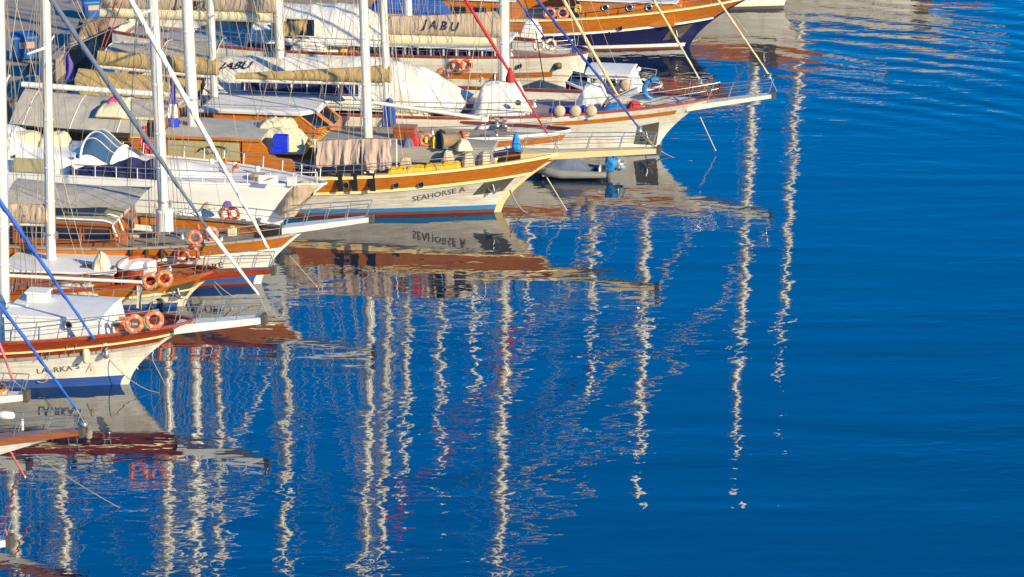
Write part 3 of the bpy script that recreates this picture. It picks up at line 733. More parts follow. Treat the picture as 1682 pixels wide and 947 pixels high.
for i, (px, py, yl, h_) in enumerate(((668, 276, -2.2, 1.0), (735, 258, -1.9, 1.15), (766, 262, -1.25, .9), (792, 258, -.9, .85))):
    q = S.at(px, py, -1.6); q.y = yl = -(S.hb(q.x, S.sheer(q.x)-.5)-.62)
    lump('fender_bag', ['squat beige bag standing behind the yellow cushions', 'tall beige bag leaning against the planked cabin top', 'beige bag near the bow rail, aft of its pair', 'beige bag closest to the bowsprit of the gulet'][i], 'bag', 'fender_beige', S, (q.x, yl, S.sheer(q.x)-.42), .62, .42, h_+.15, .3*i, 5, 5, .05, 41+i, 14, 10)
q = S.at(848, 236, .3); lump('tarp', 'small bright blue tarp tied at the bow of a gulet, above its cream rail', 'tarp', 'sky_blue_canvas', S, (q.x, q.y, q.z-.35), .45, .4, .95, 0, 2, 2, .06, 47, 12, 10, ridge=.3)
for px in (775, 800, 815):
    q = S.at(px, 250, .6); MB().lathe([(.12, 0), (.12, .45), (.16, .5), (.16, .62), (.05, .65)], (q.x, .7-.5*(px > 790), S.sheer(q.x)-.6), 10).build('deck_bollard', 'cream_paint', S.root)
MB().tube([S.at(760, 262, .2), S.at(805, 248, .2), S.at(838, 242, .2)], .12, 8).build('spare_spar', 'white_paint', S.root)
MB().tube([S.at(765, 266, -.4), S.at(805, 254, -.4), S.at(845, 246, -.4)], .14, 8).build('furled_awning', 'navy_canvas', S.root)
# garland of small yellow-green flags by the wheelhouse
mb = MB()
for i in range(11):
    t = i/10; q = S.at(508+30*t, 237-20*t+4*sin(pi*t), -1.2); mb.tube([q+Vector((-.12, 0, .12)), q, q+Vector((.12, 0, .1))], [.015, .06, .015], 5)
tag(mb.build('garland', 'yellow', None), 'string of small yellow bunting strung beside the wheelhouse window', 'bunting'); g = col.objects[-1]; g.location = S.O; g.rotation_euler = (0, 0, S.yaw)

S.clutter(-19, -12, 6, 3, .8); S.clutter(-7, -.5, 5, 4, .5)
# ---------------------------------------------------------------- flags
def flag(name, label, bt, pa, drop_px, yl, m, w_=.35, seed=0, extra=None):
    a = bt.at(*pa, yl); e = bt.at(pa[0]+2, pa[1]+drop_px, yl); L = a.z-e.z
    root = empty(name, bt.W(a), bt.yaw, label, 'flag', 'flags hanging among the masts')
    def part(v0, v1, m_, nm):
        def fn(u, v):
            vv = v0+(v1-v0)*v; ww = w_*(.35+.65*min(1, vv*2.2))
            return (ww*(u-.3)+.05*sin(7*vv+seed), .10*sin(9*u+6*vv+seed)*(.4+vv), -L*vv)
        MB().grid(fn, 10, 14).build(nm, m_, root)
    st = extra or [(0, 1, m, 'cloth')]
    for s_ in st: part(*s_)
    MB().tube([(-.1, 0, .4), (-.1, 0, -L*.6)], .02, 5).build('halyard', 'rope', root)
    return root
flag('flag', 'long hanging flag striped violet, white and bright blue between two masts', S, (281, 132), 92, -.6, 'violet', .45, 1, [(0, .42, 'violet', 'violet_cloth'), (.42, .66, 'white_canvas', 'white_cloth'), (.66, 1, 'plastic_blue', 'blue_cloth')])
flag('flag', 'red flag hanging limp in front of the wooden deckhouse', S, (235, 206), 56, -2.6, 'red', .42, 2)
flag('flag', 'pale violet flag hanging above the quay beside a tan sail cover', S, (109, 84), 46, 2.0, 'violet', .5, 3)

# ---------------------------------------------------------------- dinghy between the bows
Dg = Boat('dinghy', 'grey inflatable dinghy with a bright blue covered outboard floating under the bowsprit', 'boat', (905, 292), None, 1.9, 4.0, .5, .5, yaw=175, zt=.6, xt=.3)
mb = MB()
pts = [(1.9, -.72, .3), (-.4, -.78, .3), (-1.1, -.6, .34), (-1.65, -.25, .42), (-1.8, 0, .46), (-1.65, .25, .42), (-1.1, .6, .34), (-.4, .78, .3), (1.9, .72, .3)]
c0 = Dg.O; Dg.root.location = ground(938, 291)+Vector((0, .2, 0)); Dg.root.rotation_euler = (0, 0, R(-6))
mb.tube(pts, [.16]+[.23]*7+[.16], 10).build('tube', 'rubber_gray', Dg.root)
MB().box((.1, 0, .16), (3.1, 1.3, .08)).build('floor', 'plank_gray', Dg.root)
MB().box((1.55, 0, .4), (.08, 1.3, .55)).build('transom', 'gelcoat', Dg.root)
MB().grid(lambda u, v: (-1.5+2.7*u, (v-.5)*1.5, .45+.75*sin(pi*min(1, u*1.1))*(1-abs(2*v-1)**2)+.1*fbm(u*5, v*5)), 18, 12).build('cover', 'slate_canvas', Dg.root)
def ob_(u, v):
    w_ = sin(pi*min(v*1.2+.02, 1))**.45*(1-.25*v); e = .16*fbm(u*3+4, v*3, 2)
    return (1.98+(.42*w_+e*.8)*cos(2*pi*u)+.2*(1-v), (.42*w_+e*.8)*sin(2*pi*u), 1.12-1.05*v+.9*e)
MB().grid(ob_, 14, 9, False).build('outboard_cover', 'sky_blue_canvas', Dg.root)
MB().grid(lambda u, v: (2.5+.35*sin(pi*min(v*1.15, 1))**.5*cos(2*pi*u)+.25*fbm(u*4, v*4, 7), .35*sin(pi*min(v*1.15, 1))**.5*sin(2*pi*u), .95-.6*v+.2*fbm(u*3, v*3, 9)), 12, 8, False).build('gear_tarp', 'steel', Dg.root)
MB().tube([(1.95, 0, .3), (2.0, 0, -.4)], .1, 8).build('outboard_leg', 'dull_steel', Dg.root)
# ---------------------------------------------------------------- boat with the tan sail covers, behind seahorse
T = Boat('ketch', 'ketch with tan sail covers and a varnished wheelhouse behind the laundry', 'boat', (893, 283), (938, 214), 5.2, 25.5, 2.0, group=GUL, rail=(600, 231))
T.hull('white_hull', band=0, cap_m='mahogany', bul=.32, deck_m='plank_gray', rub_m='white_paint')
r1, r2 = [q_ for q_ in T.row(('r', .52)) if -4.5 < q_[0]], [q_ for q_ in T.row(('r', .14)) if -4.5 < q_[0]]; n = min(len(r1), len(r2))-1
MB().loft([[(r1[i][0], -r1[i][1]-.015, r1[i][2]), (r2[i][0], -r2[i][1]-.015, r2[i][2])] for i in range(n)], False, True, False).build('varnish_strip', 'varnish', T.root)
T.rails(-17, .2, .75, 1.6, 2)
m1 = T.mast((638, 207), (630, 20), 23, .19)
m2 = T.mast((352, 157), (346, 20), 22, .18, spread=(.5,))
a, b, _ = T.boom((388, 131), (631, 137), .12)
T.cover(a+Vector((0, 0, .05)), b+Vector((.35, 0, .05)), .32, 1.0, 'tan_canvas', .2, .42, seed=3)
for px in (470, 540, 595):
    t = (px-388)/243; p = a.lerp(b, t); MB().tube([p+Vector((0, -.3, .2)), p+Vector((0, 0, -.14)), p+Vector((0, .3, .2))], .02, 4).build('gasket', 'rope_gray', T.root)
a, b, _ = T.boom((162, 108), (347, 125), .13)
T.cover(a+Vector((0, 0, .05)), b+Vector((.35, 0, .05)), .8, 1.0, 'tan_canvas', .3, .42, seed=9)
# tent-shaped tan awning slung below that boom
def tent(u, v):
    p = a.lerp(b, -.18+1.1*u); k = 2*v-1; e = min(1, 5*u+.15)**.5*min(1, 6*(1-u)+.1)**.5
    return (p.x, k*2.3*e, p.z-.25-1.25*abs(k)**1.2*e+.05*fbm(u*5, v*3))
MB().grid(tent, 26, 16).build('awning', 'tan_canvas', T.root)
for px, z0_, z1_ in ((633, 207, 166), (644, 207, 168), (640, 200, 160)):
    q = T.at(px, 190, -.35); lump('sail_bag', ['folded blue sail tied along the foot of a white mast, left strip', 'folded blue sail tied along the foot of a white mast, right strip', 'upper blue bundle lashed round the white mast'][(633, 644, 640).index(px)], 'sail bag', 'blue_canvas', T, (q.x, -.3, T.at(px, z0_, -.3).z), .32, .35, (z0_-z1_)/31, 0, 3, 3, .05, px, 10, 10)
# wheelhouse
A = T.at(332, 183, -1.8); B2 = T.at(480, 190, -1.8); z1 = T.at(420, 186, -1.8).z; zd = T.at(545, 217, -1.5).z
At, Bt = T.at(486, 189, -1.75), T.at(518, 184, -.95); Ab, Bb = T.at(519, 216, -1.78), T.at(549, 208, -.95)
zb_ = (Ab.z+Bb.z)/2; z1 = (At.z+Bt.z)/2
tops = [(A.x, -1.8), (At.x, -1.75), (Bt.x, -.95), (Bt.x, .95), (At.x, 1.75), (A.x, 1.8)]
bots = [(A.x, -1.8), (Ab.x, -1.78), (Bb.x, -.95), (Bb.x, .95), (Ab.x, 1.78), (A.x, 1.8)]
zlow = T.sheer(-10)-.4
wl = MB().loft([[(x, y, zlow) for x, y in bots], [(x, y, zb_) for x, y in bots], [(x, y, z1) for x, y in tops]], True, False).build('wheelhouse', 'varnish', T.root)
rings = []
for z_, e in ((z1+.003, .22), (z1+.12, .25), (z1+.20, .05)):
    rings.append([(x+(e if x > A.x+.1 else -e), y*(1+e*.5), z_) for x, y in tops])
MB().loft(rings, True, False).build('roof', 'roof_white', wl)
for sg in (-1, 1): MB().tube([(A.x, sg*1.7, z1+.40), (At.x, sg*1.65, z1+.40)], .022, 5).build('handrail', 'steel', wl)
def facet(i, m_):
    q = [Vector((*bots[i], zb_)), Vector((*bots[i+1], zb_)), Vector((*tops[i+1], z1)), Vector((*tops[i], z1))]
    c_ = sum(q, Vector())/4; nrm = (q[1]-q[0]).cross(q[3]-q[0]).normalized(); q = [c_+(p-c_)*.88+nrm*.03 for p in q]
    f = MB()
    for k in range(4): f.tube([q[k], q[(k+1) % 4]], .075, 4, False)
    fo = f.build('window_frame', 'varnish', wl); MB().add([p+nrm*.012 for p in q], [(0, 1, 2, 3)]).build('window_pane', m_, fo)
for i in (1, 2, 3): facet(i, 'dark_glass')
c = T.at(338, 205, -1.82); d = T.at(430, 197, -1.82); T.window(wl, c.x, d.x, c.z, z1-.35, -1.82, 'dark_glass', 'varnish')
q = T.at(455, 196, -1.86); MB().lathe([(.12, -.1), (.14, .1)], (q.x, -1.9, z1-.25), 10, 'y').build('lamp', 'black', wl)
zd = T.sheer(-8)-.45
def ondeck(bt, px, py, z): q = bt.atz(px, py, z); return (q.x, q.y, z)
lump('canvas_cover', 'large cream canvas cover over a boxy hatch beside the blue-wrapped mast', 'cover', 'cream_canvas', T, ondeck(T, 675, 204, zd), 2.2, 2.0, .95, .05, 8, 8, .05, 61, 26, 20, lash=(.3, .72))
lump('canvas_cover', 'small tan bundle lying between two covered hatches on a deck', 'cover', 'tan_canvas', T, ondeck(T, 724, 208, zd), .9, .8, .4, .2, 3, 3, .08, 62)
lump('canvas_cover', 'low pale grey canvas cover over a skylight near the boom end', 'cover', 'gray_canvas', T, ondeck(T, 763, 207, zd+.05), 2.0, 1.7, .6, .05, 5, 4, .05, 63, lash=(.35, .6))
lump('canvas_cover', 'white canvas cover on the foredeck beyond the boom end', 'cover', 'roof_white', T, ondeck(T, 820, 208, zd+.3), 2.0, 1.3, .4, .05, 6, 4, .04, 64)
for i, (px, py, lb) in enumerate(((838, 214, 'chrome anchor windlass on the foredeck behind a planked cabin top'),)):
    c = ondeck(T, px-15, py, zd+.3); wd = empty('windlass', T.W(c), T.yaw, lb, 'windlass')
    MB().box((0, 0, .12), (.7, .5, .24)).build('base', 'dull_steel', wd)
    for k in (-.22, .22): MB().lathe([(.16, 0), (.16, .06), (.09, .1), (.09, .3), (.16, .34), (.16, .4)], (k, 0, .24), 12).build('drum', 'steel', wd)
T.line((915, 300), (985, 318), 'rope_gray', .03)

# ---------------------------------------------------------------- the white boat under a canvas tent, with lettered sail covers
J = Boat('gulet', 'white gulet under a canvas tent with JABU lettered on its beige sail covers', 'boat', (1080, 248), (1166, 161), 7.4, 30, 2.2, group=GUL, rail=(840, 194))
J.hull('white_hull', band=0, cap_m='mahogany', bul=.5, deck_m='purple_deck', boot=.22, boot_m='boot_blue')
# varnished strip recessed along the topsides
r1, r2 = [(x, y+.012, z) for x, y, z in J.row(('r', .62)) if -9.5 < x < 1.2], [(x, y+.012, z) for x, y, z in J.row(('r', .36)) if -9.5 < x < 1.2]
mb = MB(); n = min(len(r1), len(r2))
mb.loft([[r1[i], r2[i]] for i in range(n)] if False else [[(r1[i][0], -r1[i][1], r1[i][2]), (r2[i][0], -r2[i][1], r2[i][2])] for i in range(n)], False, True, False); mb.build('varnish_strip', 'varnish', J.root)
J.pocket([(1042, 236), (1048, 207), (1083, 200), (1078, 238)])
a = J.at(1130, 170); b = J.at(1268, 153)
J.sprit(a.x, a.z, b.x, b.z, 'stay_white', 1.1, .6, .24)
J.rails(-24, 3.2, .85, 1.7, 2)
mJ1 = J.mast((829, 168), (827.5, 20), 30, .25, zbase=J.sheer(-9)-.5)
mJ2 = J.mast((461, 128), (458, 20), 27, .24, spread=(.5,))
J.stay((1180, 0), (1264, 124), mJ1, 'stay_tan', .085, (1276, 150), drum=.12)
J.stay((1074, 0), (1151, 133), mJ1, 'stay_tan', .085, (1163, 155), drum=.1)
J.stay((926, 0), (1034, 191), mJ1, 'stay_tan', .095, (1040, 200))
J.striker((1150, 192), (1175, 246))
def lettered(pa, pb, hA, hB, body, tx, ty, size, seed):
    a, b, _ = J.boom(pa, pb, .3, 'cream_canvas')
    o = J.cover(a+Vector((0, 0, .22)), b+Vector((.2, 0, .22)), hA, hB, 'beige_canvas', .26, .48, seed=seed, wr=.045)
    c = J.at(tx, ty, -.5); vs, fs = text_mesh(body, size, .25, 1.5)
    # lay the letters against the bulge of the cover
    dep = bpy.context.evaluated_depsgraph_get(); dep.update(); ob = o.evaluated_get(dep); out = []
    for v in vs:
        p = Vector((c.x+v.x, -4, c.z+v.y-.04*v.x)); hit, loc, nn, ix = ob.ray_cast(p, Vector((0, 1, 0)))
        out.append((p.x, (loc.y if hit else -.45)-.06, p.z))
    MB().add(out, fs).build('lettering', 'letter_navy', o)
    return a, b
lettered((640, 64), (816, 68), 1.05, 1.5, 'JABU', 722, 43, .66, 2)
lettered((166, 20), (449, 28), 1.35, 1.55, 'JABU', 314, 10, .72, 5)
def quad_awning(bt, q4, m_, sag=.15, crown=.35, name='awning'):
    c4 = [bt.at(*p) for p in q4]
    def fn(u, v):
        p = c4[0].lerp(c4[1], u).lerp(c4[3].lerp(c4[2], u), v); return (p.x, p.y, p.z+crown*sin(pi*v)-sag*abs(sin(2*pi*u))*(1-.6*sin(pi*v))+.04*fbm(u*6, v*4))
    o = MB().grid(fn, 36, 18).build(name, m_, bt.root)
    for u in (0, .5, 1):
        for v in (0, 1):
            p = Vector(fn(u, v)); MB().tube([(p.x, p.y, bt.sheer(p.x)-.4), p], .035, 5).build('awning_post', 'white_paint', bt.root)
        MB().tube([Vector(fn(u, i/10))+Vector((0, 0, .02)) for i in range(11)], .03, 5).build('awning_batten', 'white_paint', o)
    return o
quad_awning(J, [(166, 97, -2.9), (352, 100, -2.9), (372, 62, 2.2), (196, 70, 2.2)], 'gray_canvas')
# solid navy panel painting in the shade of the tent's open side
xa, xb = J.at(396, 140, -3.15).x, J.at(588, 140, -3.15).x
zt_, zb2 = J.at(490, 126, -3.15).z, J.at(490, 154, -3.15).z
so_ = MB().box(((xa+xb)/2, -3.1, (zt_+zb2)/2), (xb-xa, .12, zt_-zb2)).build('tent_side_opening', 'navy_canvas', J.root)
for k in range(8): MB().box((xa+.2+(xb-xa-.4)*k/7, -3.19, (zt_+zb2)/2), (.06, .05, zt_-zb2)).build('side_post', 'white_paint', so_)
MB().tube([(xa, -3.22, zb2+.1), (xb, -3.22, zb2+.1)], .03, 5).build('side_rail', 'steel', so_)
J.line((402, 120), (440, 152), 'blue_canvas', .05, -3.25, -3.3, 'blue_rope'); J.line((566, 138), (585, 165), 'blue_canvas', .05, -3.25, -3.3, 'blue_rope')
# white canvas tent over the waist
def jt(u, v):
    px = 352+418*u; k = 2*v-1
    top = [(0, 96), (.05, 90), (.3, 92), (.62, 92), (.82, 108), (.92, 135), (1, 164)]
    for (u0, y0), (u1, y1) in zip(top, top[1:]):
        if u <= u1+1e-9: f = (u-u0)/(u1-u0); yy = y0+(y1-y0)*f; break
    r = J.at(px, yy, 0); zb = J.sheer(r.x)+.05; w_ = 3.1*(1-.15*u)
    h = max(.0, r.z-zb); n_ = .05*fbm(u*9, v*5)+.02*fbm(u*30, v*12)
    return (r.x+.0*k, k*w_+n_, zb+h*(1-abs(k)**1.7)+n_-.10*abs(sin(u*pi*7))*(1-abs(k)))
MB().grid(jt, 60, 24).build('canvas_tent', 'white_canvas', J.root)
vs, fs = text_mesh('JABU', .75, .3, 1.0); c = J.at(383, 108, -1.6)
def tent_z(x, y):
    lo, hi = 0.0, 1.0
    for _ in range(30):
        m_ = (lo+hi)/2
        if jt(m_, .5)[0] < x: lo = m_
        else: hi = m_
    return lo
out = []
for v in vs:
    x = c.x+v.x; u = tent_z(x, 0); vv = .13+(-v.y+.4)*-.20+.12
    p = jt(u, max(.02, min(.5, .33+v.y*.17))); out.append((p[0], p[1]-.05, p[2]+.05))
MB().add(out, fs).build('lettering', 'letter_navy', J.root)
zd = J.sheer(-8)-.5
lump('canvas_cover', 'white canvas cover with a dark porthole over the forward cabin', 'cover', 'white_canvas', J, ondeck(J, 824, 186, zd), 3.1, 3.4, 1.75, .06, 4, 2.2, .10, 71, 34, 26, ridge=.15, facet=(2.6, 1.35))
q = J.at(853, 166, -1.55); MB().lathe([(.16, -.03), (.16, .03)], (q.x, -1.9, q.z), 14, 'y').build('vent_disc', 'dull_steel', J.root)
lump('canvas_cover', 'peaked white canvas cover on the foredeck beside three round fenders', 'cover', 'white_canvas', J, ondeck(J, 975, 182, zd+.1), 2.2, 2.6, 1.5, .06, 2.2, 2.2, .10, 72, 30, 24, ridge=.1, facet=(1.7, 1.4))
q = J.at(1026, 157, .2)
tp = empty('gangplank', J.W((q.x, .1, q.z)), J.yaw, 'white folded gangplank tilted up on the foredeck', 'gangplank')
MB().tube([(-.75, 0, -.35), (.75, 0, .40)], .20, 4, False).build('board', 'white_paint', tp); MB().tube([(-.75, -.2, -.2), (.75, -.2, .55)], .03, 5).build('handrail', 'steel', tp)
q = J.at(1042, 176, -.6); lump('float', 'pinkish red float lying on the foredeck by the tan stay', 'float', 'stay_red', J, (q.x, -.7, J.sheer(q.x)-.4), .8, .6, .65, .5, 2.5, 2.5, .05, 73, 14, 10)
q = J.at(1010, 176, -1.0); lump('tarp', 'teal blue tarp bunched on the foredeck under the navy stay', 'tarp', 'boot_blue', J, (q.x, -1.0, J.sheer(q.x)-.5), 1.3, .9, .7, .2, 3, 3, .1, 74, 16, 12)
fl = ['aftmost of three round beige fenders before bright blue bags', 'middle of three round beige fenders before bright blue bags', 'forwardmost of three round beige fenders before bright blue bags']
for i, px in enumerate((919, 945, 971)): fender_round(J, px, 182, fl[i], .31, 'fender_beige', -1, -.1)
for i, px in enumerate((908, 932, 957)):
    q = J.at(px, 186, -2.5); lump('storage_bag', ['bright blue bag at the after end of the fender row', 'bright blue bag between the first two round fenders', 'bright blue bag between the last two round fenders'][i], 'bag', 'plastic_blue', J, (q.x, -2.3, J.sheer(q.x)-.35), .55, .4, .75, 0, 4, 4, .04, 81+i, 12, 10)
tq = J.at(1075, 146, 1.8)
rg = empty('towing_ring', J.W(tq), J.yaw+.3, 'blue padded ring frame leaning at the far rail of the foredeck', 'ring')
MB().torus((0, 0, 0), .55, .14, 24, 10, 'y', .35*pi, 1.9*pi).build('padding', 'boot_blue', rg); MB().tube([(-.5, 0, .05), (.5, 0, .05)], .05, 6).build('crossbar', 'steel', rg)
lifebuoy(J, 727, 121, 'orange lifebuoy on the far rail, just beyond the slope of the canvas tent', 1, diam=.72)

J.clutter(-8, 1.5, 7, 6, .6)
# ---------------------------------------------------------------- the white boat behind it
K = Boat('gulet', 'white gulet with a varnished strip and a blunt flared bow, beyond the tent', 'boat', (951, 150), (950, 84), 7.0, 27, 2.4, group=GUL, rail=(720, 94), p=1.0, nd=.5, xt=.55)
K.hull('white_hull', band=0, cap_m='mahogany', bul=.6, deck_m='purple_deck', boot=.15, boot_m='boot_blue')
r1 = [(x, y+.02, z) for x, y, z in K.row(('r', 1.35)) if -13 < x < -1.2]; r2 = [(x, y+.02, z) for x, y, z in K.row(('r', 1.0)) if -13 < x < -1.2]; n = min(len(r1), len(r2))
MB().loft([[(r1[i][0], -r1[i][1], r1[i][2]), (r2[i][0], -r2[i][1], r2[i][2])] for i in range(n)], False, True, False).build('varnish_strip', 'varnish', K.root)
K.rails(-22, -.3, .9, 1.5, 3)
mK1 = K.mast((672, 60), (670, 5), 24, .2, zbase=K.sheer(-10)-.5)
mK2 = K.mast((722, -40), (721.4, -80), 18, .17)
K.stay((850, 0), (905, 76), mK1, 'stay_navy', .07, (930, 95))
lifebuoy(K, 749, 108, 'faded red lifebuoy hung on the white topsides, left one of the pair', -1, 'faded_buoy', .74, off=.16)
lifebuoy(K, 766.5, 107, 'faded red lifebuoy hung on the white topsides, right one of the pair', -1, 'faded_buoy', .74, off=.16)
lifebuoy(K, 885, 74, 'cream lifebuoy on the bow rail, aft one of the pair', -1, 'white_buoy', .68)
lifebuoy(K, 904, 73, 'cream lifebuoy on the bow rail, forward one of the pair', -1, 'white_buoy', .68)
K.porthole(852, 107, .17)
q = K.near(917, 107); MB().lathe([(.05, -.2), (.22, -.15), (.22, .15), (.05, .2)], (q.x, q.y-.1, q.z), 10).build('anchor_roller', 'dull_steel', K.root)
x0, x1, z1, wl, rf = px_house(K, 640, 820, 78, -2.1, 1.9, 'navy_canvas', 'roof_white', over=.3)
for k in range(9):
    t = k/8; MB().box((x0+.2+(x1-x0-.4)*t, -2.3, z1-.9), (.08, .08, 1.8)).build('awning_post', 'white_paint', wl)
for k in range(6):
    t = (k+.5)/6; MB().box((x0+.2+(x1-x0-.4)*t, -2.13, z1-.8), (1.1, .04, .7)).build('window_pane', 'dark_glass', wl)
# canopy with a dark window aft
def kt(u, v):
    px = 430+212*u; k = 2*v-1; r = K.at(px, 6 if u < .75 else 6+40*(u-.75)/.25, 0); zb = K.sheer(r.x)+.35
    return (r.x, k*3.0*(1-.1*u), zb+(r.z-zb)*(1-abs(k)**2.2)+.05*fbm(u*8, v*5)-.06*abs(sin(u*pi*5)))
MB().grid(kt, 40, 20).build('canopy', 'white_canvas', K.root)
quad_awning(K, [(205, 74, -2.8), (405, 78, -2.8), (420, 46, 2.2), (226, 52, 2.2)], 'roof_gray')
c = K.at(471, 57, -2.9); d = K.at(516, 32, -2.9)
K.window(wl, c.x, d.x, c.z, d.z, -2.9, 'dark_glass', 'white_canvas')
hang_cloth('hung_cloth', 'ragged tan cloth drooping from a line in front of a dark canopy window', 'tan_canvas', K, (445, 38), (504, 32), .8, -3.3, 12, folds=5, jag=.5)
zd = K.sheer(-14)-.2
lump('canvas_cover', 'crumpled white cover heaped on a purplish deck', 'cover', 'white_canvas', K, ondeck(K, 508, 86, zd), 2.1, 1.6, .85, .1, 3, 4, .12, 91, 26, 20)
lump('canvas_cover', 'flat white cover behind the small yellow float on deck', 'cover', 'white_canvas', K, ondeck(K, 572, 84, zd), 2.2, 1.2, .35, .1, 4, 4, .06, 92)
lump('float', 'small yellow float on the purplish deck', 'float', 'yellow', K, ondeck(K, 565, 87, zd), .45, .4, .55, 0, 2.5, 2.5, .03, 93, 10, 8)
lump('rope_coil', 'coil of red rope lying beside the yellow float', 'rope', 'rope_red', K, ondeck(K, 580, 87, zd), .8, .6, .4, 0, 2.5, 2.5, .08, 94, 12, 10)
lump('canvas_cover', 'white covered tender at the bow rail beside two cream lifebuoys', 'cover', 'white_canvas', K, ondeck(K, 872, 62, K.sheer(-3)-.3), 1.1, 1.6, 1.1, 0, 3, 3, .08, 95)

K.clutter(-16, -1, 12, 7, .7); T.clutter(-9, -1, 6, 8, .7)
# ---------------------------------------------------------------- wine red motor boat between the two
Wn = Boat('motor_boat', 'small motor boat with a wine red hull and a grey cabin top', 'boat', (1062, 186), (1088, 140), 3.4, 4.4, 1.35, group=None, p=1.3, rail=(985, 150))
Wn.hull('wine_red', band=.0, cap_m='white_paint', bul=.3, deck_m='roof_white', boot=.2, boot_m='white_paint')
x0, x1, z1, wl, rf = px_house(Wn, 965, 1032, 123, -1.3, 1.1, 'gelcoat', 'roof_white', over=.12, crown=.14, front_rake=.5)
for k in range(3): Wn.window(wl, x0+.3+k*.75, x0+.85+k*.75, z1-.6, z1-.2, -1.32, 'dark_glass', 'white_paint', .03)
Wn.rails(-3.6, .3, .7, 1.0, 2)
q = Wn.at(1049, 113, 0); MB().lathe([(.02, -.14), (.12, -.08), (.15, 0), (.12, .08), (.02, .14)], q, 12).build('searchlight', 'white_paint', Wn.root); MB().tube([q, (q.x-.05, 0, Wn.sheer(q.x))], .03, 5).build('light_post', 'steel', Wn.root)
for i, px in enumerate((982, 1028)): fender_round(Wn, px, 139, ['round beige fender on the wine red hull, half hidden by the tan stay', 'round beige fender on the wine red hull, nearer its bow'][i], .33, 'fender_beige', -1, .12)

# ---------------------------------------------------------------- orange and navy gulet
N = Boat('gulet', 'gulet with a navy blue hull, white trim and a broad bright orange band', 'boat', (1130, 78), (1226, -4), 7.2, 26, 2.1, group=GUL, rail=(1000, 31))
N.hull('navy_hull', band=1.0, band_m='varnish', cap_m='cream_paint', bul=.6, rub_m='white_paint', boot=.34, boot_m='white_paint', anti=.12, stem_m='navy_hull', capw=.3)
N.pocket([(1088, 66), (1102, 46), (1140, 38), (1118, 62)])
N.rails(-18, 1.5, .8, 1.5, 2)
N.porthole(1018, 45, .17)
mN = N.mast((836, 0), (835, -40), 24, .2)
x0, x1, z1, wl, rf = px_house(N, 952, 1108, 3, -1.9, 1.4, 'varnish', 'roof_white', over=.15)
for px in (994, 1034, 1066):
    q = N.at(px, 12, -1.9); f = MB().torus((q.x, -1.93, q.z), .19, .045, 16, 6).build('porthole', 'steel', wl); MB().lathe([(.18, -.01), (.18, .01)], (q.x, -1.92, q.z), 12, 'y').build('glass', 'dark_glass', f)
x0, x1, z1, wl, rf = px_house(N, 700, 842, 0, -2.0, 1.6, 'varnish_planked', 'roof_white', over=.15)
for k in range(4): N.window(wl, x0+.4+k*1.25, x0+1.2+k*1.25, z1-1.0, z1-.35, -2.02, 'dark_glass', 'varnish')
lifebuoy(N, 903, 21, 'orange lifebuoy on the rail of the orange banded gulet, aft one', -1, diam=.74, off=-.2)
lifebuoy(N, 924, 21, 'orange lifebuoy on the rail of the orange banded gulet, forward one by the cabin', -1, diam=.74, off=-.2)
q = N.at(949, 12, -2.2); hp = empty('hose_coil', N.W(q), N.yaw, 'yellow hose coiled at the corner of the orange cabin', 'hose'); MB().torus((0, 0, 0), .16, .05, 16, 6).torus((0, -.03, -.12), .17, .05, 16, 6).build('coil', 'yellow', hp)
N.line((974, 0), (1003, 56), 'black', .04, 0, -2.6); 
lump('tarp', 'bright blue tarp over a boat deck beyond the lettered sail cover', 'tarp', 'blue_canvas', N, (N.at(680, 18, -1).x, -1.5, N.sheer(-17)-.3), 5.0, 2.4, 1.3, .05, 4, 2, .15, 101, 26, 18)

N.clutter(-14, 0, 8, 9, .7)
# ---------------------------------------------------------------- farther white gulets, mostly above the picture but mirrored in the water
P = Boat('gulet', 'white gulet at the top edge whose hull cuts the water beyond the navy bow', 'boat', (1287, 13), None, 7.2, 27, 2.1, group=GUL, zt=3.9, xt=3.3)
P.hull('white_hull', band=.7, band_m='varnish', cap_m='varnish', bul=.5, boot=.2, boot_m='dull_steel')
P.sprit(2.2, 3.75, 6.6, 4.2, 'white_paint', .9, .5, .3)
P.pocket([(1232, -34), (1240, -64), (1284, -70), (1276, -36)])
P.mast((1074, -60), (1073.3, -120), 31, .27, zbase=1.6); P.mast((779, -60), (778.3, -120), 25, .24, zbase=1.6)
P.house(-18, -8, 1.9, 1.6, 3.4, 'varnish', 'roof_white')
Q = Boat('gulet', 'far white gulet at the top, mirrored with dark lettering', 'boat', (1496, -44), None, 7.6, 29, 2.4, group=GUL, zt=4.7, xt=4.2)
Q.hull('white_hull', band=.0, cap_m='mahogany', bul=.5, boot=.2, boot_m='dull_steel')
Q.sprit(3.0, 4.5, 6.4, 4.8, 'white_paint', .9, .5, .3)
def local_text(bt, body, x, z, size, sp=1.0):
    vs, fs = text_mesh(body, size, 0, sp); MB().add([(x+v.x, -(bt.hb(x+v.x, z+v.y+.06*v.x)+.02), z+v.y+.06*v.x) for v in vs], fs).build('name_lettering', 'letter_dark', bt.root)
local_text(Q, 'SELUCH LUXURY', -2.2, 2.05, .5); 
mb = MB(); mb.grid(lambda u, v: (lambda x, z: (x, -(Q.hb(x, z)+.02), z))(.05+1.15*u+.5*v, 1.55+1.35*v), 6, 6); mb.build('anchor_plate', 'dull_steel', Q.root)
Q.mast((1246, -110), (1245.4, -160), 33, .27, zbase=1.9); Q.mast((873, -110), (872.4, -160), 24, .24, zbase=1.9)
Q.house(-19, -8, 1.9, 1.9, 3.8, 'brown_wood', 'roof_white'); Q.rails(-18, 2, .8, 1.6, 2)
U = Boat('gulet', 'farthest gulet out of frame at the top, its masts seen only as broken reflections', 'boat', (1560, -105), None, 7.0, 26, 2.2, group=GUL, zt=4.0, xt=3.4)
